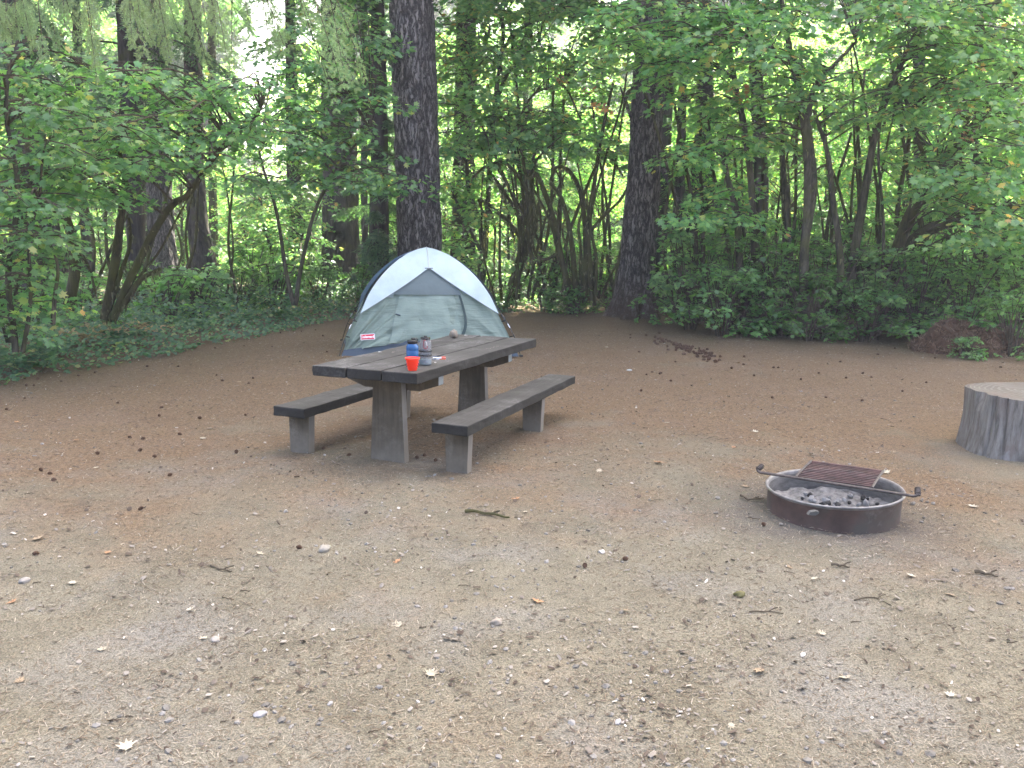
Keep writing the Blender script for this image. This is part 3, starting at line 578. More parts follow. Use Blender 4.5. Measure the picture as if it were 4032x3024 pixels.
def bottle_clear():
    x,y,_=at(1675/K_,1437/K_,z=.76);root=thing('water_bottle',(x,y,.761),'clear grey water bottle with black bands and red carabiner right of the cup','bottle',rz=0)
    r=.0445;mb=MB()
    mb.lathe([(0,.001),(r-.008,0),(r-.001,.005),(r,.012),(r,.15),(r-.004,.165),(.033,.182),(.031,.186),(.031,.192)],44)
    t=NT('clear_grey_plastic');b_=t.bsdf((.50,.52,.54),.12,None,.5,**{'Transmission Weight':.75,'Alpha':1.0});b_.inputs['IOR'].default_value=1.15
    mb.build('body',t.m,root,True)
    m=MB();m.lathe([(0,.003),(r-.006,.004),(r-.003,.01),(r-.003,.045),(0,.046)],36);t=NT('bottle_water');b_=t.bsdf((.62,.74,.78),.1,None,.5,**{'Transmission Weight':.5});b_.inputs['IOR'].default_value=1.2;m.build('water',t.m,root,True)
    blk=pet('black_band_rubber',(.015,.015,.017))
    for z in (.098,.068):
        m=MB();m.lathe([(r+.0005,z),(r+.0035,z),(r+.0035,z+.011),(r+.0005,z+.011),(r+.0005,z)],44);m.build('band',blk,root,True)
    m=MB();m.lathe([(0,.188),(.034,.188),(.036,.191),(.036,.201),(.033,.204),(0,.205)],28);cap=m.build('cap',blk,root,True)
    m=MB();m.lathe([(0,.2045),(.014,.2045),(.012,.213),(0,.214)],16);m.build('lid_knob',blk,cap,True)
    m=MB();cx,cy=.004,-(r+.007);P=[(cx-.012,cy,.182),(cx-.010,cy,.14),(cx-.004,cy,.127),(cx+.008,cy,.127),(cx+.016,cy,.138),(cx+.014,cy,.148)]
    m.tube(spline(P,18),.0024,8);m.tube([(cx-.012,cy,.182),(cx-.004,cy,.188),(cx+.003,cy,.184)],.0024,8)
    cb=m.build('carabiner',pet('red_anodised_metal',(.35,.02,.05),Metallic=.6),root,True)
    m=MB();m.tube([(cx+.003,cy,.184),(cx+.014,cy,.148)],.0022,8);m.build('carabiner_gate',pet('bright_metal',(.8,.8,.82),Metallic=.7),cb,True)
    # volume scale marks on the front of the bottle
    m=MB()
    for k_,z in enumerate((.058,.050,.042,.034,.026)):
        for a in np.linspace(-1.75,-1.45 if k_%2 else -1.3,5)[:-1]:
            a2=a+.06;m.add([((r+.0008)*math.cos(q),(r+.0008)*math.sin(q),zz) for q,zz in ((a,z),(a2,z),(a2,z+.0018),(a,z+.0018))],[(0,1,2,3)])
    m.build('scale_marks',pet('dark_scale_print',(.05,.05,.05)),root)
bottle_clear()
def cup():
    x,y,_=at(1624/K_,1459/K_,z=.76);root=thing('collapsible_cup',(x,y,.761),'bright red orange ribbed silicone cup at the near corner of the table','cup')
    mb=MB();o=[(0,0),(.028,0),(.031,.003),(.0325,.015),(.0375,.019),(.034,.031),(.0415,.036),(.0375,.049),(.0445,.054),(.0415,.072),(.050,.078),(.0525,.082),(.0525,.090),(.050,.092),(.047,.089),(.040,.07),(.034,.03),(.029,.004),(0,.004)]
    mb.lathe(o,44);t=NT('red_silicone');t.bsdf((.85,.045,.02),.45,None,.4,**{'Subsurface Weight':.1});mb.build('cup_body',t.m,root,True)
cup()
stone(1786/K_,1331/K_,.085,'round grey brown rock resting on the far part of the table top',(.21,.18,.145),flat=.95,seed=12,z=.76,cat='rock',name='rock')
def packet():
    x,y,_=at(1730/K_,1416/K_,z=.76);root=thing('snack_packet',(x,y,.762),'small white, blue and red packet lying beside the clear bottle','packet',rz=.12)
    def sheet(lo,hi,f,nx=10,ny=6):
        xs,ys=np.meshgrid(np.linspace(lo[0],hi[0],nx),np.linspace(lo[1],hi[1],ny));V=np.stack([xs,ys,f(xs,ys)],-1).reshape(-1,3)
        i=np.arange(ny-1)[:,None]*nx;j=np.arange(nx-1)[None];return V,np.stack([i+j,i+j+1,i+nx+j+1,i+nx+j],-1).reshape(-1,4)
    f=lambda x,y:.016+.006*np.sin(x*70)+.004*np.sin(y*90+1)
    m=MB();m.box((-.05,-.028,.001),(.05,.028,.016));o=bevel(m.build('packet_body',pet('white_card',(.72,.72,.74)),root),.003)
    for nm,lo,hi,c_ in (('blue_panel',(-.049,.004),(.014,.028),(.03,.08,.25)),('red_panel',(.016,-.010),(.049,.027),(.65,.05,.03)),('white_panel',(-.049,-.028),(.015,.003),(.75,.75,.78)),('picture_panel',(.016,-.027),(.049,-.011),(.6,.3,.2))):
        V,F=sheet(lo,hi,lambda a,b:.0175+.0008*np.sin(a*200)+0*b);m=MB();m.add(V,F);m.build(nm,pet(nm,c_),root,True)
    m=MB()
    for k in range(9):
        m.add([(-.045+k*.0024,-.0285,.003),(-.0437+k*.0024,-.0285,.003),(-.0437+k*.0024,-.0285,.013),(-.045+k*.0024,-.0285,.013)],[(0,1,2,3)])
    m.build('barcode',pet('barcode_ink',(.03,.03,.03)),root)
    for nm,x0,x1,z0,z1,c_ in (('front_print',.0,.048,.001,.0085,(.62,.22,.12)),('front_flash',.016,.049,.009,.0155,(.65,.06,.04))):
        m=MB();m.add([(x0,-.0284,z0),(x1,-.0284,z0),(x1,-.0284,z1),(x0,-.0284,z1)],[(0,1,2,3)]);m.build(nm,pet(nm,c_),root)
packet()
def scrap(px,py,s_,label,rz):
    x,y,_=at(px/K_,py/K_,z=.76);m=MB();m.add([(-s_,-s_*.25,.001),(s_*.8,-s_*.35,.004),(s_,s_*.2,.002),(-s_*.7,s_*.3,.005)],[(0,1,2,3)]);m.add([(-s_,-s_*.25,.0),(s_*.8,-s_*.35,.0),(s_,s_*.2,.0),(-s_*.7,s_*.3,.0)],[(0,3,2,1)])
    o=m.build('paper_scrap',pet('white_paper',(.75,.74,.72)));o.location=(x,y,.7615);o.rotation_euler=(0,0,rz);tag(o,label,'paper scrap')
scrap(1715,1429,.009,'tiny white paper scrap on the table just below the snack packet',.1)
scrap(1835,1321,.018,'thin white paper scrap on the table top right of the rock',.2)
scrap(1497,1387,.016,'white scrap on the left plank of the table top',.3)
# ============================================================ FIRE RING
def fire_ring():
    cx,cy,R,z0,a,b=2.054,5.1536,.4109,.162,.040,.012
    root=thing('fire_ring',(cx,cy,0),'rusty round steel fire ring with a swing grate over grey ash','fire ring')
    n=96;th=np.linspace(0,2*PI,n,endpoint=False)
    def pt(r,dz,base=False):
        return np.stack([r*np.cos(th),r*np.sin(th),(z0+a*r*np.cos(th)+b*r*np.sin(th)+dz) if not base else 0*th+dz],1)
    rings=[pt(R-.012,-.04,True),pt(R-.012,-.02),pt(R-.004,-.012),pt(R+.004,-.006),pt(R+.006,.001),pt(R+.002,.006),pt(R-.008,.004),pt(R-.014,-.004),pt(R-.016,-.02),pt(R-.018,-.04,True)]
    V=np.concatenate(rings);m=len(rings);mb=MB();i=np.arange(m-1)[:,None]*n;j=np.arange(n)[None];k_=(j+1)%n
    mb.add(V,np.stack([i+j,i+k_,i+n+k_,i+n+j],-1).reshape(-1,4),np.repeat([0,1,1,1,1,1,1,1,2],n))
    t=NT('rusty_steel_band');v=t.coord();n1=t.noise(v,6,5,.7);n2=t.noise(v,2.2,4,.6,.5)
    col=t.ramp(n1,[(.3,(.06,.042,.036)),(.6,(.105,.07,.058)),(.8,(.15,.10,.08))]);col=t.mix(col,(.085,.085,.072),t.ramp(n2,[(.5,0.0),(.64,.6)]));col=t.mix(col,(.17,.155,.14),t.ramp(t.noise(v,3.4,5,.75),[(.58,0.0),(.66,.55)]))
    t.bsdf(col,.8,t.bump(n1,.4,.004),.3);rust=t.m
    t=NT('worn_steel_rim');n1=t.noise(t.coord(),14,4,.7);t.bsdf(t.ramp(n1,[(.3,(.12,.115,.11)),(.7,(.27,.26,.25))]),.55,None,.5,Metallic=.25);rim=t.m
    t=NT('ashy_steel_inside');v=t.coord((3,3,8));n1=t.noise(v,2,5,.7);t.bsdf(t.ramp(n1,[(.3,(.05,.048,.045)),(.7,(.20,.19,.18))]),.85);ins=t.m
    mb.build('steel_band',[rust,rim,ins],root,True)
    m=MB();p=at((2900+835*.3617)/K_,(1800+612*.3617)/K_,Y=4.765)-np.array([cx,cy,0])
    mm=[(-.03,0,-.010),(-.018,-.004,.010),(.012,-.006,.016),(.032,-.003,.012),(.034,0,.002),(.012,-.002,-.012)]
    V=[p+np.array(q)+(0,-.004,0) for q in mm]+[p+np.array(q)+(0,.03,0) for q in mm];k=6
    m.add(V,[tuple(range(k)),tuple(range(k,2*k))[::-1]]+[]);m.add(V,[(i,i+k,(i+1)%k+k,(i+1)%k) for i in range(k)]);m.build('bracket',plain('grey_bracket_steel',(.10,.098,.09),.8),root)
    # swing grate
    def L3(P):P=np.array(P,float);P[0]-=cx;P[1]-=cy;return P
    A=L3([1.644,5.37,.192]);B=L3([2.424,4.863,.200]);gl=L3([1.842,5.253,.19]);gr=L3([2.234,5.014,.196]);fl=L3([2.035,5.53,.225]);fr=L3([2.415,5.28,.232])
    t=NT('grate_steel');n1=t.noise(t.coord(),30,3,.7);t.bsdf(t.ramp(n1,[(.3,(.045,.038,.034)),(.7,(.12,.10,.09))]),.6,None,.4,Metallic=.3);gs=t.m
    t=NT('grate_rust');n1=t.noise(t.coord(),9,3,.7);t.bsdf(t.ramp(n1,[(.35,(.06,.04,.036)),(.65,(.15,.085,.075))]),.75,None,.3);gr_=t.m
    g=thing('x',(0,0,0),None,None);g.name='grate';g.parent=root
    m=MB();d=norm(B-A);nn=np.cross([0,0,1.],d);end1=spline([A+d*.03,A,A-d*.02+nn*.012+(0,0,.014),A-d*.004+nn*.04+(0,0,.03)],14);end2=spline([B-d*.03,B,B+d*.02+nn*.012+(0,0,.014),B+d*.012+nn*.04+(0,0,.032)],14)
    m.tube(np.concatenate([end1[::-1],end2]),.009,10);m.build('long_bar',gs,g,True)
    for e in (end1,end2):
        m=MB();p0,p1=e[8],e[-1]+(e[-1]-e[-3])*.6;ax=norm(p1-p0);u=norm(np.cross(ax,[0,0,1]));w_=np.cross(ax,u);tt=np.linspace(0,1,90)[:,None]
        P=p0+(p1-p0)*tt+.0135*(np.cos(tt*2*PI*5)*u+np.sin(tt*2*PI*5)*w_);m.tube(P,.0045,6);m.build('handle_coil',gs,g,True)
    for p,q in ((gl,fl),(gr,fr)):
        m=MB();m.tube([p+(0,0,.008),(p+q)/2+(0,0,.012),q+(0,0,.008)],.0085,8);m.build('side_bar',gs,g,True)
    m=MB()
    for k in range(11):
        f=(k+1)/11;p=gl+(fl-gl)*f;q=gr+(fr-gr)*f;m.tube([p+(0,0,.004),q+(0,0,.004)],.0048 if k<10 else .009,7)
    m.build('grate_bars',gr_,g,True)
    # ash bed
    rr=np.linspace(0,R-.022,40);tt=np.linspace(0,2*PI,120,endpoint=False);X=rr[:,None]*np.cos(tt);Y=rr[:,None]*np.sin(tt)
    Z=.035+.035*(vn(X*14,Y*14,91)-.4)+.025*(vn(X*40,Y*40,92)-.5)+.02*np.exp(-((X-.05)**2+(Y+.12)**2)/.02)
    V=np.stack([X,Y,Z],-1).reshape(-1,3);i=np.arange(39)[:,None]*120;j=np.arange(120)[None];k_=(j+1)%120;m=MB();m.add(V,np.stack([i+j,i+120+j,i+120+k_,i+k_],-1).reshape(-1,4))
    t=NT('fire_ash');v=t.coord();n1=t.noise(v,22,5,.75);t.bsdf(t.ramp(n1,[(.3,(.07,.068,.065)),(.5,(.17,.168,.163)),(.75,(.28,.275,.27))]),.95,t.bump(n1,.8,.01),.1)
    o=m.build('ash',t.m,None,True);o.location=(cx,cy,0);tag(o,'pale grey ash bed inside the steel fire ring','ash',kind='stuff')
    for k in range(34):
        a_=random.uniform(0,6.28);r_=random.uniform(0,.36);s_=random.uniform(.022,.055);dark=random.random()<.6
        x_,y_=r_*math.cos(a_),-.06+r_*math.sin(a_)*.8
        if math.hypot(x_,y_)>.36: continue
        import bmesh
        b_=bmesh.new();bmesh.ops.create_icosphere(b_,subdivisions=1,radius=.5)
        for v in b_.verts:v.co=Vector((v.co.x*random.uniform(.9,1.5),v.co.y*random.uniform(.7,1.1),v.co.z*random.uniform(.6,1)))
        me=bpy.data.meshes.new('charcoal');b_.to_mesh(me);b_.free();me.materials.append(CHAR[0] if dark else CHAR[1])
        o=link('charcoal' if dark else 'ash_lump',me);o.scale=(s_,)*3;o.location=(cx+x_,cy+y_,.055+s_*.2);o.rotation_euler=(random.random(),random.random(),random.random()*6)
        tag(o,'burnt black charcoal lump lying in the ash of the fire ring' if dark else 'pale ash covered lump in the bed of the fire ring','charcoal' if dark else 'ash lump','charcoal lumps in the fire ring' if dark else 'pale lumps in the fire ring')
CHAR=[plain('charcoal_black',(.03,.029,.028),.8,.3,.4,40),plain('ash_crust',(.24,.237,.23),.95,.1,.25,30)]
fire_ring()
# ============================================================ TENT
def tent():
    W,D,H=2.58,1.98,1.54
    TRZ=.178;fx,fy=math.cos(TRZ),math.sin(TRZ)
    FL=np.array([-2.448,11.85]);C0=FL+np.array([fx,fy])*W/2+np.array([-fy,fx])*D/2
    root=thing('dome_tent',(C0[0],C0[1],0),'green dome tent with white and navy rainfly behind the picnic table','tent',rz=TRZ)
    zk=np.array([0,.3,.62,.9,1.17,1.37,1.465,1.50]);rk=np.array([1,.895,.775,.668,.50,.30,.13,.0])
    zz=np.linspace(0,1,200);
    # smooth arc parameter s in 0..1 -> (r,z)
    Pk=spline(np.stack([rk,zk],1),200);sl=np.concatenate([[0],np.cumsum(np.hypot(*np.diff(Pk,axis=0).T))]);sl/=sl[-1]
    def rz_(s): return np.interp(s,sl,Pk[:,0]),np.interp(s,sl,Pk[:,1])
    def s_of_z(z): return np.interp(z,Pk[:,1],sl)
    def surf(side,t,s,off=0):
        """side 0 front,1 right,2 back,3 left; t -1..1 across; s 0..1 up; off outward"""
        r,z=rz_(s);w_,d_=(W/2,D/2) if side%2==0 else (D/2,W/2)
        bul=.05*np.sin(PI*np.clip(s,0,1))*(1-t*t)-.035*(1-t*t)*(1-s)
        x=t*r*w_;y=-(r*d_+bul+off*(.3+.7*r));z=z+off*(1-r)*.9
        a=[0,PI/2,PI,-PI/2][side];return np.stack([x*math.cos(a)-y*math.sin(a),x*math.sin(a)+y*math.cos(a),z+0*x],-1)
    def patch(side,fs,off=.0,nt=50,ns=40,wr=0,seed=0,t0=-1,t1=1):
        """fs(t)->(s0,s1)"""
        tt=np.linspace(t0,t1,nt);V=[]
        S0,S1=fs(tt)
        for q in np.linspace(0,1,ns):
            s_=S0+(S1-S0)*q;o_=off+(wr*(vn(tt*5+s_*9,s_*4-tt*7,seed)-.5)*(1-np.abs(tt)**4) if wr else 0)
            if wr and side==0:   # tension folds fanning out of the pegged corners
                r1,z1=rz_(s_);x1=tt*r1*W/2
                for sg,am in ((-1,.13),(1,.06)):
                    dx=np.abs(x1-sg*W/2*.98);dz=np.maximum(z1,.01);an=np.arctan2(dz,dx+.02);rr1=np.hypot(dx,dz)
                    o_=o_+am*(vn(an*11+sg,rr1*1.1,77)-.5)*np.clip(rr1/.25,0,1)*np.exp(-rr1/.75)*1.6+am*.5*(vn(an*26+sg,rr1*1.6,78)-.5)*np.clip(rr1/.3,0,1)*np.exp(-rr1/.6)
            V.append(surf(side,tt,s_,o_))
        V=np.concatenate(V);m=MB();i=np.arange(ns-1)[:,None]*nt;j=np.arange(nt-1)[None]
        m.add(V,np.stack([i+j,i+j+1,i+nt+j+1,i+nt+j],-1).reshape(-1,4));return m
    def cloth(name,col,rough=.6,tr=.25,wrk=.0,bd=.012):
        t=NT(name);v=t.coord((1,1,1));rot=t.n('ShaderNodeMapping');rot.inputs['Rotation'].default_value=(0,math.radians(-38),0);rot.inputs['Scale'].default_value=(1.2,3,9);t.l(v,rot.inputs[0])
        n1=t.noise(rot.outputs[0],1.4,4,.6,.6);n2=t.noise(v,4,4,.6);n3=t.noise(v,220,2,.6)
        c_=t.ramp(n2,[(.3,tuple(x*.9 for x in col)),(.7,tuple(min(1,x*1.08) for x in col))])
        d=t.n('ShaderNodeBsdfPrincipled');t.l(c_,d.inputs['Base Color']);d.inputs['Roughness'].default_value=rough;d.inputs['Specular IOR Level'].default_value=.25
        h=t.math('ADD',t.math('MULTIPLY',n1,wrk),t.math('MULTIPLY',n2,.35));b=t.bump(h,.9,bd*3);t.l(b,d.inputs['Normal'])
        tr_=t.n('ShaderNodeBsdfTranslucent');t.l(c_,tr_.inputs[0]);mx=t.n('ShaderNodeMixShader');mx.inputs[0].default_value=tr;t.l(d.outputs[0],mx.inputs[1]);t.l(tr_.outputs[0],mx.inputs[2]);t.l(mx.outputs[0],t.out.inputs[0]);return t.m
    sage=cloth('sage_nylon',(.26,.33,.28),wrk=1.0);sage2=cloth('sage_nylon_door',(.285,.36,.31),wrk=.5)
    mesh_=cloth('grey_mesh_window',(.13,.165,.17),.8,.1);greyp=cloth('pale_grey_panel',(.27,.33,.335),.8,.3)
    white=cloth('white_fly_nylon',(.68,.80,.82),.45,.35);navy=cloth('navy_fly_nylon',(.05,.09,.19),.5,.1);tub=cloth('slate_floor_fabric',(.07,.095,.125),.6,.05)
    blk=pet('black_pole_fibreglass',(.02,.02,.022))
    one=np.ones_like
    for sd,nm in ((0,'front_wall'),(1,'side_wall'),(2,'back_wall'),(3,'side_wall')):
        patch(sd,lambda t:(s_of_z(.10)*one(t)+.05*(1-t**2)*(sd==0),one(t)*.995),wr=.045,seed=sd,nt=150,ns=90).build(nm,sage,root,True)
        patch(sd,lambda t:(0*t,s_of_z(.105)*one(t)+.05*(1-t**2)*(sd==0)),.004,ns=8).build('floor_tub',tub,root,True)
    # door, mesh window, side vents on the front wall (t across, z up)
    def zpatch(nm,mat,t0,t1,za,zb,off,par=root,ns=20,wr=0):
        return patch(0,lambda t:(s_of_z(za(t)),s_of_z(zb(t))),off,30,ns,t0=t0,t1=t1,wr=wr,seed=9).build(nm,mat,par,True)
    zc=lambda v:(lambda t:v+0*t)
    zpatch('door_panel',sage2,-.50,.40,zc(.20),zc(.875),.020,wr=.03)
    zpatch('window_mesh',mesh_,-.60,.52,zc(.87),zc(1.42),.045)
    zpatch('vent_panel',greyp,-1,-.60,zc(.83),zc(1.12),.05);zpatch('vent_panel',greyp,.56,1,zc(.88),zc(1.12),.05)
    zpatch('door_sill',tub,-.52,.1,zc(.165),zc(.225),.022)
    # zipper tape
    def curve_strip(nm,mat,pts,w_,off):
        P=spline(np.array([(a,b,0) for a,b in pts]),40)[:,:2];Tn=np.gradient(P,axis=0);Tn[:,0]*=1;Nn=norm(np.stack([-Tn[:,1],Tn[:,0]],1));V=[]
        for q in (-1,1):
            Q=P+Nn*w_*q;V.append(surf(0,Q[:,0],s_of_z(Q[:,1]),off))
        V=np.stack(V,1).reshape(-1,3);m=MB();i=np.arange(39)*2;m.add(V,np.stack([i,i+1,i+3,i+2],-1));return m.build(nm,mat,root,True)
    curve_strip('zipper',cloth('dark_zip_tape',(.055,.085,.085)),[(.42,1.2),(.47,1.08),(.495,.85),(.50,.62),(.47,.44),(.40,.30)],.018,.036)
    curve_strip('door_seam',cloth('seam_tape',(.22,.28,.26)),[(-.60,1.12),(-.54,.85),(-.505,.5),(-.49,.2)],.004,.034)
    m=MB();p=surf(0,np.array([-.50]),s_of_z(.60),.05)[0];m.tube([p,p+(.035,-.01,-.008),p+(.07,-.006,-.02)],.011,6);m.build('door_tie',tub,root,True)
    # folds: raised tension creases low on the left panel
    for (a,b,c_,d) in ((-.96,.16,-.62,.80),(-.90,.13,-.52,.62),(-.80,.12,-.50,.45)):
        curve_strip('fold',sage,[(a,b),((a+c_)/2-.005,(b+d)/2),(c_,d)],.010,.022)
    # rain fly
    def fly(side,zcen,zcor,mat,off,nm,pw=1.0):
        return patch(side,lambda t:(s_of_z(zcor+(zcen-zcor)*(1-np.abs(t)**pw)),one(t)),off,61,44).build(nm,mat,root,True)
    ff=fly(0,1.225,.60,white,.075,'fly_front',1.25);fly(2,1.2,.60,white,.06,'fly_back')
    fly(3,.80,.60,navy,.06,'fly_side',2);fly(1,.80,.60,navy,.06,'fly_side',2)
    # piping along the front fly edge and ridge seam
    tt=np.linspace(-1,1,61);s_=s_of_z(.60+.625*(1-np.abs(tt)**1.25));m=MB();m.tube(surf(0,tt,s_,.077),.005,5);m.build('fly_hem',pet('slate_hem',(.25,.3,.33)),root,True)
    m=MB();m.tube(surf(0,np.zeros(20),np.linspace(s_of_z(1.225),1,20),.08),.006,5);m.build('ridge_seam',pet('cream_seam',(.6,.6,.55)),root,True)
    m=MB();m.tube([surf(0,np.array([t_]),s_of_z(1.225),.072)[0] for t_ in (-.10,0,.10)],.009,6);m.build('brow_pole',pet('dark_brow',(.06,.07,.08)),root,True)
    # two crossing poles, standing off the wall low down, under the fly higher up
    OFFP=lambda z:.04*math.sin(PI*min(1,max(0,z)/.72))
    for sx in (-1,1):
        P=[]
        for q in np.linspace(0,1,60):
            r,z=rz_(q);e=OFFP(z);P.append((sx*(W/2+.02)*r+sx*e,-(D/2+.02)*r-e,z+.012))
        for q in np.linspace(1,0,60):
            r,z=rz_(q);e=OFFP(z);P.append((-sx*(W/2+.02)*r-sx*e,(D/2+.02)*r+e,z+.012))
        P=np.array(P);hh=.010*(sx>0);P[:,2]+=hh;m=MB();m.tube(P,.0065,7);po=m.build('pole',blk,root,True)
        m=MB()
        for s2 in (1,-1):
            q=P[14] if s2>0 else P[-15];m.tube([P[13] if s2>0 else P[-14],P[15] if s2>0 else P[-16]],.0085,7)
        m.build('ferrule',pet('bright_ferrule',(.7,.7,.7),Metallic=.5),po,True)
    for sx,sy in ((-1,-1),(1,-1),(-1,1),(1,1)):
        m=MB();m.box((-.025,-.025,0),(.025,.025,.03));o=bevel(m.build('corner_foot',blk,root),.006);o.location=(sx*(W/2+.03),sy*(D/2+.03),.0)
        for z_ in (.28,.5):
            r,_=rz_(s_of_z(z_));m=MB();a=np.array([sx*W/2*r,sy*D/2*r,z_]);m.tube([a,a+(sx*.055,sy*.055,.02)],.008,6);m.build('pole_clip',blk,root,True)
        r,_=rz_(s_of_z(.6));m=MB();a=np.array([sx*(W/2+.05)*r,sy*(D/2+.05)*r,.6]);m.tube([a,a+(sx*.05,sy*.04,-.05),a+(sx*.03,sy*.03,-.10)],.011,6);m.build('fly_buckle',blk,root,True)
    # brand patch with lettering
    def frame_at(t_,z_,off):
        p=surf(0,np.array([t_]),s_of_z(z_),off)[0];px_=surf(0,np.array([t_+.02]),s_of_z(z_),off)[0];pz=surf(0,np.array([t_]),s_of_z(z_+.02),off)[0]
        X=norm(px_-p);Zt=norm(pz-p);N=norm(np.cross(X,Zt));Y=np.cross(N,X);return p,X,Y,N
    p,X,Y,N=frame_at(-.78,.285,.036);ang=.13;X2=X*math.cos(ang)+Y*math.sin(ang);Y2=-X*math.sin(ang)+Y*math.cos(ang);Y2=Y2+X2*.18;Mx=Matrix(((X2[0],Y2[0],N[0],p[0]),(X2[1],Y2[1],N[1],p[1]),(X2[2],Y2[2],N[2],p[2]),(0,0,0,1)))
    def rrect(w_,h_,r_,z_):
        P=[];
        for cx_,cy_,a0 in ((w_-r_,h_-r_,0),(-w_+r_,h_-r_,90),(-w_+r_,-h_+r_,180),(w_-r_,-h_+r_,270)):
            for a in np.linspace(a0,a0+90,6):P.append((cx_+r_*math.cos(math.radians(a)),cy_+r_*math.sin(math.radians(a)),z_))
        return P
    lg=thing('x',(0,0,0),None,None);lg.name='logo_patch';lg.parent=root;lg.matrix_local=Mx
    for nm,w_,h_,z_,c_ in (('white_border',.103,.043,0,(.85,.85,.85)),('red_field',.096,.036,.002,(.60,.03,.05))):
        m=MB();P=rrect(w_,h_,.012,z_);m.add(P,[tuple(range(len(P)))]);m.build(nm,pet(nm,c_),lg)
    tx=bpy.data.curves.new('logo_lettering','FONT');tx.body='Coleman';tx.size=.050;tx.align_x='CENTER';tx.align_y='CENTER';tx.offset=.0012;tx.materials.append(pet('white_lettering',(.9,.9,.9)))
    tmp=link('logo_lettering',tx);bpy.context.view_layer.update();tm=bpy.data.meshes.new_from_object(tmp);bpy.data.objects.remove(tmp);to=link('logo_lettering',tm,lg);to.location=(-.012,.0,.004)
    # small lantern emblem at the right of the lettering
    m=MB();P=[(.082,-.020),(.092,-.020),(.091,-.008),(.094,.004),(.092,.014),(.087,.022),(.082,.014),(.080,.004),(.083,-.008)]
    m.add([(a,b,.0045) for a,b in P],[tuple(range(len(P)))]);m.build('lantern_emblem',pet('white_emblem',(.9,.9,.9)),lg)
tent()
# ============================================================ VEGETATION
DIA=([(0,0,0),(.28,.35,.05),(.2,.7,.03),(0,1,-.06),(-.2,.7,.03),(-.28,.35,.05)],[(0,1,2,3,4,5)])
QUAD=([(0,0,0),(.3,.5,.04),(0,1,-.05),(-.3,.5,.04)],[(0,1,2,3)])
BLADE=([(-.07,0,0),(.07,0,0),(.09,.6,.03),(0,1,0),(-.09,.6,-.03)],[(0,1,2,3,4)])
def rg(seed): return np.random.default_rng(seed)
def tier(mb,r,c_,R,n,size,tmpl=None,mat=0,droop=.35,tilt=.45,bias=(0,0,0),oval=1.0,yaw=0):
    """one flat spray of foliage round c_"""
    tmpl=tmpl or MAPLE
    a=r.uniform(0,2*PI,n);q=np.sqrt(r.uniform(0.02,1,n))
    nb=max(3,int(5+R*2));ba=r.uniform(0,2*PI,nb);k=r.integers(0,nb,n);a=ba[k]+r.normal(0,.28,n)*(1.2-q*.5)
    dx,dy=np.cos(a)*q*R,np.sin(a)*q*R*oval;cy_,sy_=math.cos(yaw),math.sin(yaw);dx,dy=dx*cy_-dy*sy_,dx*sy_+dy*cy_
    dz=-droop*R*q*q+r.normal(0,.025+.03*R,n)
    P=np.stack([dx,dy,dz],1)+np.asarray(c_)
    N=np.stack([dx/R*.45,dy/R*.45-.25,np.ones(n)],1)+r.normal(0,tilt*.8,(n,3))+np.array(bias)
    D=np.stack([dx,dy,-.35*R+0*dx],1)+r.normal(0,.4*R,(n,3))
    mb.leaves(tmpl,P,N,D,size*r.uniform(.6,1.15,n),mat)
    for b in ba[:5]:
        e=np.array([math.cos(b)*R*.85,math.sin(b)*R*.85*oval,-droop*R*.7]);e=np.array([e[0]*cy_-e[1]*sy_,e[0]*sy_+e[1]*cy_,e[2]])
        m=np.asarray(c_)+e*.5+(0,0,.06*R);mb.tube([np.asarray(c_),m,np.asarray(c_)+e],[.009,.006,.003],3,mat=1 if np.isscalar(mat) else 1,cap=False)
def limb(mb,a,b,r0,r1,sag=.1,mat=1,n=7):
    a=np.asarray(a,float);b=np.asarray(b,float);m=(a+b)/2+(0,0,sag);mb.tube(spline([a,m,b],n),np.linspace(r0,r1,n),5,mat=mat,cap=False)
def bough(mb,r,base,az,L,rise,droop,mat=0,tw=22,nb=12,blade=.11,hang=.35,width=.38,mw=1):
    base=np.asarray(base,float);d=np.array([math.cos(az),math.sin(az),0]);sd=np.array([-d[1],d[0],0])
    f=lambda t:base+np.outer(t,d)*L+np.outer(rise*t-droop*t*t,[0,0,L])
    tt=np.linspace(0,1,7);mb.tube(f(tt),np.linspace(.012*L+.006,.003,7),4,mat=mw,cap=False)
    t=np.repeat(np.linspace(.10,1,tw)**.9,2);s=np.tile([1,-1],tw)
    l=(width*L*(1-t)**.75+.12)*r.uniform(.6,1.1,len(t))
    td=d*.75+sd*s[:,None]*.8+np.array([0,0,-1])*r.uniform(hang*.5,hang*1.3,len(t))[:,None];td=norm(td)
    b0=f(t)
    q=np.tile(np.linspace(.05,1,nb),(len(t),1));P=b0[:,None]+td[:,None]*(l[:,None]*q)[...,None]+np.array([0,0,-1])*(hang*.25*l[:,None]*q*q)[...,None]
    P=P.reshape(-1,3);TD=np.repeat(td,nb,0);n=len(P);side=norm(np.cross(TD,[0,0,1.]))
    sg=np.where(r.random(n)<.5,-1,1)[:,None];D=TD*.7+side*sg*.75+r.normal(0,.18,(n,3));N=np.cross(TD,side)*-1+r.normal(0,.35,(n,3))
    mb.leaves(BLADE,P,N,D,blade*r.uniform(.7,1.3,n),mat)
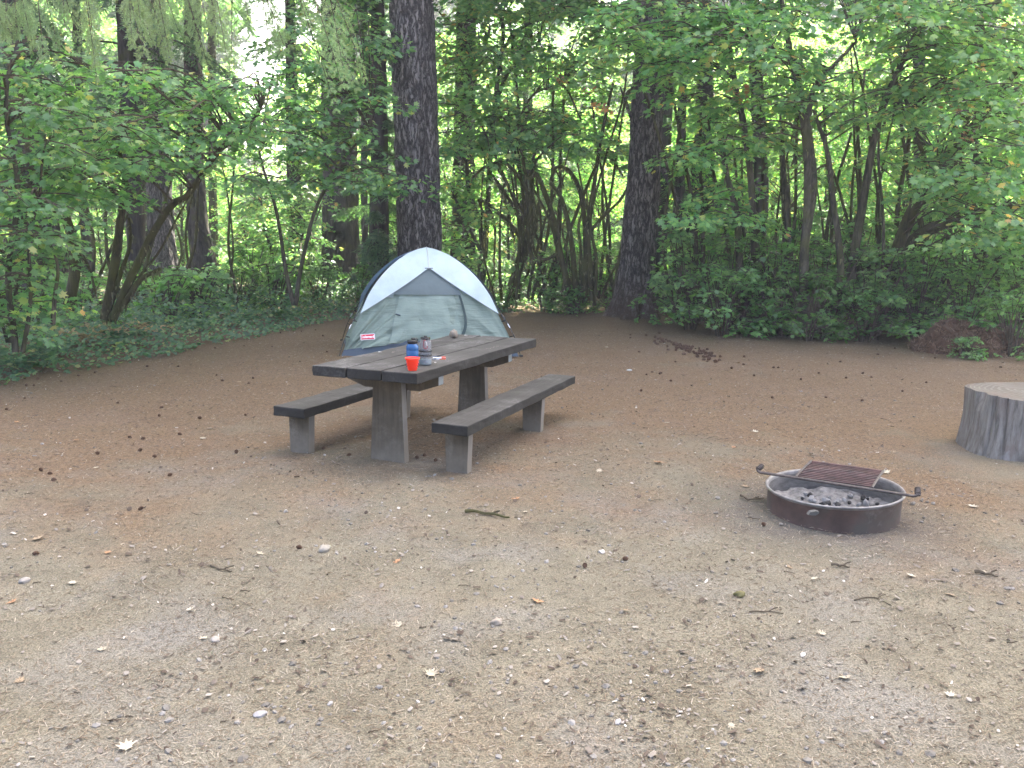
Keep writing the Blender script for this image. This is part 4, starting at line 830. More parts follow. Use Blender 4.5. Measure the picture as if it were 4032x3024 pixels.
def conifer_crown(seed,z0,z1,R,nb,name='crown',tw=18,nn=10,blade=.2,hang=.5,taper=1.0,mats=None,rise=.1,droop=.4,jit=.5,width=.38):
    r=rg(seed);mb=MB()
    for i in range(nb):
        q=(i+r.random())/nb;z=z0+(z1-z0)*q;L=max(.5,R*(1-q**1.2*taper*.9)*r.uniform(1-jit,1.1))
        bough(mb,r,(0,0,z),r.uniform(0,2*PI),L,rise,droop*r.uniform(.6,1.3),tw=tw,nb=nn,blade=blade,hang=hang,width=width)
    return mb.data(name,mats or [M['needle'],M['bark_far']])
def trunk_mesh(name,P,rad,mat,seg=64,rings=120,flare=.0,furrow=.05,seed=1,roots=4,top_open=True):
    """bark with real vertical furrows"""
    P=spline(P,rings);m=len(P);zz=P[:,2]-P[0,2];R=np.interp(np.linspace(0,1,m),np.linspace(0,1,len(rad)),rad)
    th=np.linspace(0,2*PI,seg,endpoint=False);V=[]
    for i in range(m):
        z=zz[i];fl=flare*math.exp(-z/.55)
        cx=np.cos(th)*R[i]*22/2;cy=np.sin(th)*R[i]*22/2
        n1=vn(cx*1.5+vn(th*2+z*.6,z*1.1+0*th,seed)*1.2,cy*1.5+z*.55,seed+1);n2=vn(cx*3+5,cy*3+z*2.2,seed+2)
        d=furrow*(np.abs(n1-.5)*2-.5)+furrow*.45*(n2-.5)
        d=d+fl*(1+.45*np.sin(th*roots+seed)+.2*np.sin(th*(roots*2+1)))
        rr=R[i]+d*1.0
        V.append(P[i]+np.stack([rr*np.cos(th),rr*np.sin(th),0*th],1))
    V=np.concatenate(V);mb=MB();i=np.arange(m-1)[:,None]*seg;j=np.arange(seg)[None];k=(j+1)%seg
    mb.add(V,np.stack([i+j,i+k,i+seg+k,i+seg+j],-1).reshape(-1,4));mb.add(V[-seg:],[tuple(range(seg))])
    return mb.data(name,mat,True)
# ---- unique high crowns that shade the clearing (they start above the picture's top edge)
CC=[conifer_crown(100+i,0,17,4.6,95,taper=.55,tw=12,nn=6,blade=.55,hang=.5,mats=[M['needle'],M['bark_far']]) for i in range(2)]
def big_conifer(name,label,pts,rad,mat,flare=.25,seg=96,rings=260,seed=1,furrow=.05,crown_z=9,branches=(),crown=True,cs=1.0,roots=4):
    P=np.array(pts,float);b=P[0].copy();gzb=G(b[0],b[1]);root=thing(name,(b[0],b[1],gzb-.05),label,'tree')
    Q=P-b;Q=np.concatenate([Q,[Q[-1]+(Q[-1]-Q[-2])/np.linalg.norm(Q[-1]-Q[-2])*(24-Q[-1][2])]]) if crown else Q
    nR=list(rad)+([rad[-1]*.35] if crown else [])
    # resample radii by height
    hz=[0]+[q[2] for q in Q[1:]]
    Ps=spline(Q,rings);rr=np.interp(Ps[:,2],np.linspace(0,Q[len(rad)-1][2],len(rad)),rad)
    if crown: rr=np.where(Ps[:,2]>Q[len(rad)-1][2],np.interp(Ps[:,2],[Q[len(rad)-1][2],24],[rad[-1],.12]),rr)
    # denser rings low down where the picture sees them
    zmax=Ps[-1][2];zs=np.concatenate([np.linspace(0,8,rings),np.linspace(8.3,zmax,30)]) if zmax>9 else np.linspace(0,zmax,rings)
    PP=np.stack([np.interp(zs,Ps[:,2],Ps[:,0]),np.interp(zs,Ps[:,2],Ps[:,1]),zs],1);RR=np.interp(zs,Ps[:,2],rr)
    th=np.linspace(0,2*PI,seg,endpoint=False);V=[]
    for i,z in enumerate(zs):
        fl=flare*math.exp(-z/.5);R=RR[i];w_=1.0/max(.12,.13)
        ux,uy=np.cos(th)*R,np.sin(th)*R
        n1=vn(ux*5.5+vn(th*2+z*.8,z*1.3+0*th,seed)*1.0+z*.25,uy*5.5+z*1.9,seed+1);n2=vn(ux*24+5,uy*24+z*7,seed+2);n3=vn(ux*5+z*5,uy*5-z*3,seed+3)
        d=furrow*(np.minimum(np.abs(n1-.5)*5,1)*1.0-.6)+furrow*.4*(n2-.5)+furrow*.35*(n3-.5)+fl*(1+.45*np.sin(th*roots+seed)+.2*np.sin(th*(roots*2+1)))
        V.append(PP[i]+np.stack([(R+d)*np.cos(th),(R+d)*np.sin(th),0*th],1))
    V=np.concatenate(V);m=len(zs);mb=MB();i=np.arange(m-1)[:,None]*seg;j=np.arange(seg)[None];k=(j+1)%seg
    mb.add(V,np.stack([i+j,i+k,i+seg+k,i+seg+j],-1).reshape(-1,4));mb.build('trunk',mat,root,False)
    if crown:
        top=np.array([np.interp(crown_z,PP[:,2],PP[:,0]),np.interp(crown_z,PP[:,2],PP[:,1]),crown_z]);c_=link('crown',CC[seed%2],root);c_.location=top;c_.scale=(cs,cs,1.4);c_.rotation_euler=(0,0,seed*1.7)
    for br in branches:
        mb=MB();Pb=spline([np.array(at(*p))-b for p in br[0]],14);mb.tube(Pb,np.linspace(br[1],br[1]*.3,14),6,cap=False);mb.build('branch',mat,root,True)
    return root
# ---- hero trunks
Yc=17.6;base=at(908,690,Yc);base[2]=0
big_conifer('fir_tree','thick straight grey furrowed fir trunk rising right behind the tent',[base,at(907,530,Yc),at(900,300,Yc),at(889,0,Yc)],[.44,.425,.41,.395,.385],M['bark'],seed=3,flare=.2,furrow=.045,seg=170,rings=330)
Yr=18.9;b=at(1368,692,z=0)
big_conifer('fir_tree','thick grey trunk flared at its base, right of the tent at the clearing edge',[b,at(1378,560,Yr),at(1395,300,Yr),at(1409,60,Yr),at(1413,0,Yr)],[.36,.375,.36,.345,.33],M['bark2'],seed=5,flare=.27,roots=5,furrow=.03,seg=150,rings=300,
    branches=[([(1432,360,18.7),(1450,395,18.3),(1475,440,17.8),(1500,480,17.5)],.06),([(1370,265,18.7),(1352,215,18.3),(1340,180,18)],.05),([(1428,230,18.9),(1480,205,18.6),(1520,190,18)],.04)])
def px_tree(name,label,Y,basepx,pts,rpx,mat,seed,crown=True,flare=.18,furrow=.045,crown_z=11,cs=1,seg=64,rings=150,branches=()):
    b=at(basepx[0],basepx[1],Y);b[2]=G(b[0],b[1]);sc=Y/(F_/K_)
    return big_conifer(name,label,[b]+[at(x,y,Y) for x,y in pts],[r*sc for r in rpx],mat,flare=flare,seed=seed,furrow=furrow,crown=crown,crown_z=crown_z,cs=cs,seg=seg,rings=rings,branches=branches)
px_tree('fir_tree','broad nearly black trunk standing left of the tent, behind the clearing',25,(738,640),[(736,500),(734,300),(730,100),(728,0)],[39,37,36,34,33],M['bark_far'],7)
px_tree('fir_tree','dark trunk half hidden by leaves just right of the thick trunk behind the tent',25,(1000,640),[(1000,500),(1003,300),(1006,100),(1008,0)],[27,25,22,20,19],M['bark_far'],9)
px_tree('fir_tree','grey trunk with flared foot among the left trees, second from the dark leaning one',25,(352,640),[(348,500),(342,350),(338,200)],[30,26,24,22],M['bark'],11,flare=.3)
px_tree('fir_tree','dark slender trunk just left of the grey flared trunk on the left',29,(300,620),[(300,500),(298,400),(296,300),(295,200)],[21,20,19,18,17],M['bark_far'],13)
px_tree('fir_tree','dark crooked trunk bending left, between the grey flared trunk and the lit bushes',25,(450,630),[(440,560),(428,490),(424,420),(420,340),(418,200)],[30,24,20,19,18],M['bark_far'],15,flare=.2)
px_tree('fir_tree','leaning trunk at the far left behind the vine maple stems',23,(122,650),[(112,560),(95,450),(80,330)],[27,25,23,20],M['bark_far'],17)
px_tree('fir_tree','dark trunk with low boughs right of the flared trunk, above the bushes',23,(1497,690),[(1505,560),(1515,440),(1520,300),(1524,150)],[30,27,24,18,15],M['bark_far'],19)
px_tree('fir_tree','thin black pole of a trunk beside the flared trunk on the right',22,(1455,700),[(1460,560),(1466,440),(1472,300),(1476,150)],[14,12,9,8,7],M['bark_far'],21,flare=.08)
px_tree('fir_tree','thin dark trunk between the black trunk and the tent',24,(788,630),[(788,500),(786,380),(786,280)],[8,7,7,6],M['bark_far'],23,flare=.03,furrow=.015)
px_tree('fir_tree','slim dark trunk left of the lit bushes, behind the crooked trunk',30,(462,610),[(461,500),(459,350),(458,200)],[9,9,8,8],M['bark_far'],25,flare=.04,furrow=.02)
px_tree('fir_tree','slim dark trunk between the leaning left trunk and the vine maple stems',27,(192,625),[(186,520),(178,420),(174,300)],[12,10,9,8],M['bark_far'],27,flare=.05,furrow=.02)
# ---- vine maples with stems traced where they stand
def vine_maple(label,Y,stems,tiers,leafmat='maple',size=.105,seed=1,name='vine_maple',stemmat='maple_bark',dens=95,cat='tree',moss=0,tmpl=None,tilt=.5,stemk=1.0):
    """stems: list of ([(x,y[,dY])...], r_px); tiers: boxes (x0,y0,x1,y1,Ya,Yb,n) of sprays"""
    r=rg(seed);b=at(stems[0][0][0][0],stems[0][0][0][1],Y);b[2]=G(b[0],b[1]);root=thing(name,tuple(b),label,cat);sc=Y/(F_/K_);pts=[]
    for st,rp in stems:
        rp=rp*stemk
        P=spline([at(p[0],p[1],Y+(p[2] if len(p)>2 else 0))-b for p in st],26)
        P[:,0]+=.02*np.sin(np.linspace(0,9,26)+seed);R=np.linspace(rp*sc,max(rp*sc*.45,.008),26)
        mb=MB();mb.tube(P,R,10,disp=lambda th,i:.16*(vn(th*2.5,i*.8+0*th,seed)-.5)+.1*(vn(th*6,i*2.+0*th,seed+1)-.5));so=mb.build('stem',M[stemmat],root,True);pts.append(P);mm=MB()
        if moss:
            n=int(moss*len(P)*rp);k=r.integers(0,26,n);Q=P[k]+r.normal(0,1,(n,3))*R[k][:,None]*.6
            D=np.stack([r.normal(0,.25,n),r.normal(0,.25,n),-np.ones(n)],1);mm.leaves(([(-.14,0,0),(.14,0,0),(.1,.6,.05),(0,1,0),(-.12,.5,0)],[(0,1,2,3,4)]),Q,r.normal(0,1,(n,3))*(1,1,.2),D,r.uniform(.03,.13,n));tag(mm.build('moss',M['moss'],so),kind='stuff')
    PT=np.concatenate(pts);mb=MB();cnt=0
    for (x0,y0,x1,y1,ya,yb,n) in tiers:
        for i in range(n):
            c_=at(r.uniform(x0,x1),r.uniform(y0,y1),r.uniform(ya,yb))-b;R=r.uniform(.35,.85)*(Y/14)**.4
            tier(mb,r,c_,R,int(dens*R*R*1.45)+14,size*1.28,tmpl,0,droop=r.uniform(.15,.5),tilt=tilt,oval=r.uniform(.6,1));cnt+=1
            d=np.linalg.norm(PT-c_,axis=1)+np.maximum(0,PT[:,2]-c_[2])*1.0;q=PT[d.argmin()]
            if np.linalg.norm(q-c_)<4.5: limb(mb,q,c_,.016,.008,.12*np.linalg.norm(q-c_))
    if cnt: mb.build('crown',[M[leafmat],M['twig']],root)
    return root
vine_maple('multi stemmed mossy vine maple at the left edge of the clearing',12.6,
  [([(228,690),(240,600),(262,480),(270,400),(255,330)],11),([(245,690),(285,590),(330,500),(375,440),(410,420),(470,330),(545,255),(570,200)],9),([(235,690),(278,640),(310,600),(345,580)],8),([(225,690),(250,620),(280,540),(275,470)],6),([(150,660),(160,570),(140,470),(92,380),(55,290),(45,190),(75,150)],12),([(300,600),(370,500),(410,410)],3),([(160,640),(150,540),(185,560),(205,640)],5)],
  [(40,130,420,300,9.5,12.5,26),(260,150,620,290,11,14,24),(120,280,460,370,10,13,14),(20,300,250,420,9.5,12,14),(440,230,620,340,12.5,15,7),(90,400,250,450,11,13,4)],seed=31,moss=.5,size=.088,dens=110,stemmat='moss_bark')
vine_maple('leafy vine maple filling the far left edge of the picture',9.6,
  [([(30,760),(20,600),(40,420),(10,250),(30,100)],7),([(45,760),(70,640),(60,520),(90,420)],5),([(110,700),(125,600),(100,500)],5)],
  [(-120,230,130,560,8.6,10.5,28),(-150,80,140,260,9,11,14),(-100,560,30,720,9,10.5,6)],leafmat='maple',seed=33,size=.078,dens=120)
vine_maple('yellowing vine maple low at the left edge',10.2,[([(20,740),(40,600),(60,500)],4),([(15,740),(0,640),(-20,560)],4)],[(-40,400,90,660,9.8,10.6,12)],leafmat='maple_y',seed=34,size=.095)
vine_maple('vine maple with low sprays in front of the black trunk left of the tent',16,
  [([(640,660),(655,560),(680,450),(740,350),(800,280)],5),([(636,660),(610,540),(590,430),(560,330)],5)],
  [(560,130,840,290,14.5,16.5,20),(520,290,800,400,14.5,17,18),(600,20,850,150,14.5,17,14),(760,340,900,400,14.8,16.5,5)],seed=35,size=.10)
vine_maple('sunlit thicket of young maples left of the black trunk',24,
  [([(600,650),(590,560),(570,480),(560,420)],4),([(610,650),(640,560),(660,480)],3),([(560,650),(540,560),(520,470)],3),([(660,650),(655,560),(690,450)],3)],
  [(480,400,720,620,21,26,44)],leafmat='maple_y',seed=37,size=.10)
vine_maple('tall maple with bright leaves behind the trunk right of the tent',22,
  [([(1030,640),(1040,500),(1010,380),(1020,200),(1060,60)],6),([(1035,640),(1045,560),(1000,470),(980,420)],5),([(1150,640),(1140,420),(1120,250),(1100,20)],5),([(1045,560),(1060,330),(1075,180),(1085,70),(1070,-20)],6),([(1068,220),(1110,140),(1165,95)],5),([(1080,110),(1130,60),(1180,40),(1230,45)],4),([(1120,250),(1160,200),(1215,180)],3)],
  [(950,-20,1360,150,18.5,24,85),(980,-60,1400,40,18,22,26),(640,-50,840,60,17,22,10),(950,140,1360,330,19,24,64),(950,300,1060,560,20,24,26)],leafmat='maple_y',seed=39,size=.11)
# tangle of arching mossy stems right of the tent
vine_maple('tangle of arching moss hung stems between the tent and the flared trunk',19.6,
  [([(1232,640),(1215,560),(1195,470),(1172,410),(1160,378),(1148,395),(1152,440)],10),
   ([(1245,640),(1240,560),(1225,480),(1210,420),(1188,395)],10),
   ([(1262,640),(1268,540),(1262,470),(1250,410),(1228,368),(1204,362),(1190,390)],9),
   ([(1150,560),(1142,500),(1148,440),(1130,400),(1110,370),(1085,350),(1050,360),(1020,385)],7),
   ([(1218,590),(1205,540),(1190,490),(1172,440),(1150,400)],5),
   ([(1208,545),(1180,560),(1155,548),(1148,510),(1158,470),(1150,430)],5),
   ([(1280,650),(1275,560),(1270,480),(1285,380),(1300,300),(1325,180)],9),
   ([(1268,650),(1272,520),(1300,470),(1340,430),(1370,380),(1400,330)],6),
   ([(1325,660),(1340,560),(1352,480),(1380,370),(1395,310)],7),
   ([(1285,660),(1290,560),(1275,470),(1310,330),(1350,200),(1362,60)],5),
   ([(1300,640),(1340,560),(1385,525),(1400,500)],4),
   ([(1215,640),(1225,560),(1215,500),(1232,450)],4),
   ([(1130,340),(1140,380),(1160,345),(1195,310)],5),
   ([(1255,640),(1255,560),(1250,500),(1258,460)],6)],
  [(1000,250,1330,350,18.5,21,12),(1090,330,1200,360,19,20,2)],leafmat='maple',seed=41,moss=1.3,stemmat='moss_bark',size=.12,stemk=.72)
vine_maple('slanting mossy trunk with hanging branchlets directly right of the tent',21.5,
  [([(1102,640),(1115,590),(1135,530),(1150,480),(1165,440)],13),([(1142,560),(1125,520),(1100,480),(1065,450),(1035,430)],6),([(1140,520),(1110,450),(1080,400),(1055,370)],5),([(1135,540),(1160,480),(1150,420)],5),([(1150,560),(1130,610),(1105,650)],4),([(1035,430),(1050,500),(1045,560)],3),([(1060,450),(1070,520),(1065,600)],3),([(1080,400),(1100,470),(1110,520)],4)],
  [],seed=43,moss=1.6,stemmat='moss_bark')
# right-hand maples
vine_maple('tall twin stemmed maple in the middle of the right hand trees',15.2,
  [([(1738,700),(1735,560),(1745,470),(1748,380),(1740,300),(1725,200),(1705,110),(1690,0)],11),([(1728,700),(1740,540),(1760,420),(1752,330),(1745,250)],9),([(1815,640),(1812,520),(1800,420),(1785,330),(1760,240)],8),([(1742,250),(1760,190),(1800,140),(1850,90)],6),([(1735,150),(1690,110),(1640,95),(1590,60)],5)],
  [(1500,0,1760,130,14,16.5,26),(1560,120,1760,260,14,16.5,16),(1400,-70,1900,25,15,18,30),(1740,100,1980,260,14,16.5,12),(1600,250,1700,330,15,16.5,4)],leafmat='maple_y',seed=45,size=.11,moss=.5)
vine_maple('slender maples with rusty leaves right of the flared trunk',16.2,
  [([(1650,700),(1632,540),(1625,420),(1612,320),(1598,230),(1580,120),(1575,20)],9),([(1605,700),(1595,500),(1575,400),(1562,310)],9),([(1705,700),(1702,520),(1695,400),(1690,300)],9),([(1670,280),(1635,250),(1608,225)],5)],
  [(1300,0,1600,110,14.5,17,26),(1330,90,1480,170,15,17,10),(1440,150,1620,330,15,17,18),(1480,330,1620,470,15.5,17,12)],leafmat='maple_y',seed=47,size=.11,moss=.4)
vine_maple('leaning reddish barked maple forking high on the right',15.6,
  [([(1835,640),(1853,500),(1868,400),(1895,270),(1935,170),(1962,110),(1990,40)],10),([(1935,170),(1960,230),(1985,290),(2030,330)],4),([(1910,640),(1905,470),(1900,330),(1905,200)],4),([(1955,130),(2050,80),(2120,30)],5)],
  [(1850,0,2230,110,13.5,16.5,34),(1960,100,2240,230,13.5,16.5,24),(1880,-80,2290,20,14,17,26),(1880,270,2000,400,16,18,8)],leafmat='maple_y',seed=49,size=.11)
vine_maple('heavy leaning mossy maple at the right edge with a long low limb',16.0,
  [([(1905,680),(1930,560),(1975,450),(2030,370),(2080,300),(2150,210),(2230,120)],15),([(1930,560),(1990,505),(2060,478),(2130,455),(2260,430)],15),([(2010,400),(2060,360),(2090,250),(2120,150)],8),([(1985,470),(2000,560),(1990,650)],6),([(2150,700),(2160,560),(2180,460)],6)],
  [(2020,230,2260,420,13,15.5,26),(2060,430,2280,560,13,15,16),(1990,330,2120,450,15,16.5,8)],leafmat='maple_y',seed=51,size=.11,moss=.8,stemmat='moss_bark')
def thin_stems(seed,xr,yb,yt,n,rp,lean):
    q=random.Random(seed);o=[]
    for i in range(n):
        x=q.uniform(*xr);l=q.gauss(0,lean);y1=q.uniform(*yt);h=yb-y1;c_=q.gauss(0,lean*.5);hook=q.random()<.35
        P=[(x,yb,q.uniform(-.6,.6)),(x+l*.25+c_,yb-h*.35),(x+l*.6+c_*.6,yb-h*.7),(x+l,y1)]
        if hook: s_=1 if l>0 else -1;P+=[(x+l+s_*q.uniform(18,34),y1-q.uniform(-4,14)),(x+l+s_*q.uniform(40,70),y1+q.uniform(20,70))]
        o.append((P,q.uniform(*rp)))
    return o
vine_maple('thin dark arching stems crowding behind the moss hung tangle',20.6,thin_stems(61,(1040,1340),645,(180,440),20,(2.2,4.5),55),[(1010,180,1330,330,19.5,22,8)],seed=61,moss=1.5,stemmat='moss_bark',size=.10)
vine_maple('slim dark stems standing among the right hand maples',17.2,thin_stems(62,(1450,1800),690,(60,330),17,(2.5,5.5),50),[(1450,180,1800,380,16.5,18.5,8)],seed=62,moss=.8,stemmat='moss_bark',size=.10)
vine_maple('slim leaning stems under the trees at the right edge',16.8,thin_stems(63,(1820,2200),690,(80,380),14,(2.5,6),70),[(1900,150,2200,380,16,18,8)],seed=63,moss=.8,stemmat='moss_bark',size=.10,leafmat='maple_y')
vine_maple('slim dark stems under the leaves on the left',17.5,thin_stems(64,(40,520),660,(250,430),14,(2.2,5),60),[],seed=64,moss=.6,stemmat='moss_bark')
# ---- understory shrubs on the right: four kinds, copied
def shrub_mesh(seed,h,R,n,size=.10,mats=('shrub','twig'),tmpl=None):
    r=rg(seed);mb=MB()
    for i in range(n):
        q=r.random();z=h*(.12+.88*q);rr=R*(1-.55*q**2)*math.sqrt(r.uniform(.1,1));a=r.uniform(0,2*PI)
        c_=(rr*math.cos(a),rr*math.sin(a),z);tr=r.uniform(.2,.42)
        tier(mb,r,c_,tr,int(230*tr*tr)+10,size*1.25,tmpl,0,droop=r.uniform(.2,.7),tilt=.5)
        limb(mb,(c_[0]*.25,c_[1]*.25,max(.05,z*.35)),c_,.010,.005,.08,n=5)
    for i in range(9):
        a=r.uniform(0,2*PI);mb.tube(spline([(0.1*math.cos(a),.1*math.sin(a),-.05),(R*.25*math.cos(a),R*.25*math.sin(a),h*.5),(R*.5*math.cos(a+.4),R*.5*math.sin(a+.4),h*.95)],8),np.linspace(.02,.006,8),5,mat=1,cap=False)
    return mb.data('foliage',[M[m] for m in mats])
SH=[shrub_mesh(200,2.1,1.25,46),shrub_mesh(201,1.5,1.1,36),shrub_mesh(202,2.5,1.2,50),shrub_mesh(203,.8,.7,18)]
def shrub(px,py,Y,kind,sc,rz,label,group=None,zs=1,mat=None,name='shrub'):
    p=at(px,py,z=0) if Y is None else at(px,py,Y);root=thing(name,(p[0],p[1],G(p[0],p[1])),label,'shrub',group,rz);root.scale=(sc,sc,sc*zs)
    link('foliage',SH[kind],root);return root
GS='dense maple leaved bushes along the right edge of the clearing'
for i,(px,Y,kind,sc,zs) in enumerate([(1490,16.8,0,.95,1.05),(1590,16.2,2,.9,.85),(1690,15.9,0,1,.9),(1790,15.6,2,.9,.75),(1885,15.4,0,1,.85),(1985,15.2,2,.9,.75),(2080,15.1,0,.95,.8),(1540,18,2,1,1),(1650,17.6,0,1.1,1.05),(1760,17.4,2,1.1,.9),(1870,17.2,0,1.1,1.0),(1980,16.9,2,1.1,.9),(2100,16.8,0,1.1,.95),(2220,16,2,1.,.9),(2330,15.5,0,1,.9)]):
    shrub(px,700,Y,kind,sc,i*1.3,'dense green maple leaved bush in the thicket at the right edge of the clearing',GS,zs)
shrub(1560,700,15.7,1,.9,.5,'lower leafy bush at the left front of the right hand thicket');shrub(1745,700,15,1,.8,2.1,'drooping bush bulging forward in the middle of the right hand thicket')
shrub(1870,700,14.9,1,.75,3.1,'low bush at the front of the right thicket, left of the rotten stump');shrub(2190,700,13.3,1,.7,4.1,'low bush at the right edge beside the rotten stump')
shrub(2085,776,None,3,.42,1.,'tiny green sapling in front of the rotten stump')
shrub(1180,640,20.8,1,1.0,1.,'airy bush under the moss hung stems right of the tent');shrub(1250,640,20.3,0,.8,2.,'taller bush at the foot of the mossy stems')
shrub(1318,640,20.9,0,.8,3.,'bush directly left of the flared trunk');shrub(1240,640,19.7,3,.9,4.,'low rounded green bush at the clearing edge right of the tent')
shrub(1105,640,21.6,3,1.1,5.,'bright low bush just right of the tent');shrub(1050,640,22.6,1,.8,.3,'pale green bush behind the right side of the tent')
shrub(1450,640,20.3,1,.6,.3,'low bush in the gap right of the flared trunk')
GL='low bushes in the shade under the left hand trees'
for i,(px,Y,kind,sc) in enumerate([(60,14,1,.8),(170,15,3,1.2),(360,16,3,1.2),(430,17,3,1.3),(520,18,1,.7),(600,19,3,1.4),(690,20,1,.7),(780,21,1,.7),(300,19,1,.8),(110,18,1,1),(660,23,0,.8),(560,22,1,1)]):
    shrub(px,640,Y,kind,sc,i*2.1,'low dark green bush in the shade under the left hand trees',GL)
# ---- ground cover
def ground_cover():
    r=rg(300);n=150000;x=r.uniform(-13,9.5,n);y=r.uniform(2.5,26,n);d=edge_dist(x,y)
    keep=(d>-.12+.35*vn(x*1.5,y*1.5,301)-.2)&((x<1.8)|(y>18.6));keep&=~((x>-1.0)&(y<19.8)&(d<.3));keep&=(np.abs(x)<.72*y+1.2)
    h=np.clip(d,0,1.6)/1.6;dens=np.where(x<0,np.where(d<3.5,.9,.35),.45);keep&=r.random(n)<dens
    x,y,h,d=x[keep],y[keep],h[keep],d[keep];n=len(x)
    bump_=vn(x*1.6,y*1.6,302);z=gz(x,y)+r.random(n)**.6*(.10+h*.55*bump_+.12*h)
    N=np.stack([r.normal(0,.5,n),r.normal(-.25,.5,n),np.ones(n)],1);D=r.normal(0,1,(n,3))*(1,1,.3)
    S=r.uniform(.04,.085,n);mb=MB();q=n//3
    mb.leaves(MAPLE,np.stack([x,y,z],1)[:q],N[:q],D[:q],S[:q]*1.25);mb.leaves(([(0,0,0),(.34,.3,.06),(.3,.7,.04),(0,1,-.05),(-.3,.7,.04),(-.34,.3,.06)],[(0,1,2,3,4,5)]),np.stack([x,y,z],1)[q:],N[q:],D[q:],S[q:])
    tag(mb.build('ground_cover',M['ground_leaf']),'knee high leafy ground cover along the left and back edge of the clearing','ground cover',kind='stuff')
ground_cover()
def frond(mb,r,base,az,L,rise,mat=0,np_=20,w_=.30):
    d=np.array([math.cos(az),math.sin(az),0]);s_=np.array([-d[1],d[0],0]);f=lambda t:np.asarray(base)+np.outer(t,d)*L*.85+np.outer(rise*t-(rise+.12)*t*t*.8,[0,0,L])
    mb.tube(f(np.linspace(0,1,8)),np.linspace(.005,.0015,8),4,mat=mat,cap=False)
    t=np.repeat(np.linspace(.12,.98,np_),2);sg=np.tile([1,-1],np_)[:,None];P=f(t);l=w_*L*np.sin(PI*np.clip(t*.85+.12,0,1))+.02
    # pinnae with leaflets
    mb.leaves(([(-.10,0,0),(.10,0,0),(.13,.25,0),(.07,.3,0),(.11,.5,.02),(.05,.55,.02),(.08,.75,0),(0,1,-.04),(-.08,.75,0),(-.05,.55,.02),(-.11,.5,.02),(-.07,.3,0),(-.13,.25,0)],[tuple(range(13))]),P,np.tile([0,0,1.],(len(t),1))+r.normal(0,.2,(len(t),3)),d*.35+s_*sg+r.normal(0,.06,(len(t),3)),l,mat)
def fern(px,py,label,mat,L=.6,n=9,seed=1,group=None,Y=None):
    p=at(px,py,z=0) if Y is None else at(px,py,Y);root=thing('fern',(p[0],p[1],G(p[0],p[1])),label,'fern',group);r=rg(seed)
    for i in range(n):
        mb=MB();frond(mb,r,(0,0,.02),i*2*PI/n+r.uniform(-.3,.3),L*r.uniform(.7,1.1),r.uniform(.8,1.4));mb.build('frond',M[mat],root)
fern(192,745,'dried yellow fern among the green leaves at the left edge','fern_dry',.75,7,5)
fern(330,722,'withered tan fern above the ground cover, right of the yellow one','fern_dry',.55,5,6)
for i,(x,y) in enumerate(((100,770),(260,745),(420,715),(60,800),(520,705),(620,695))): fern(x,y,'green fern growing among the ground cover at the left edge of the clearing','ground_leaf',.6,8,20+i,'green ferns in the left ground cover')
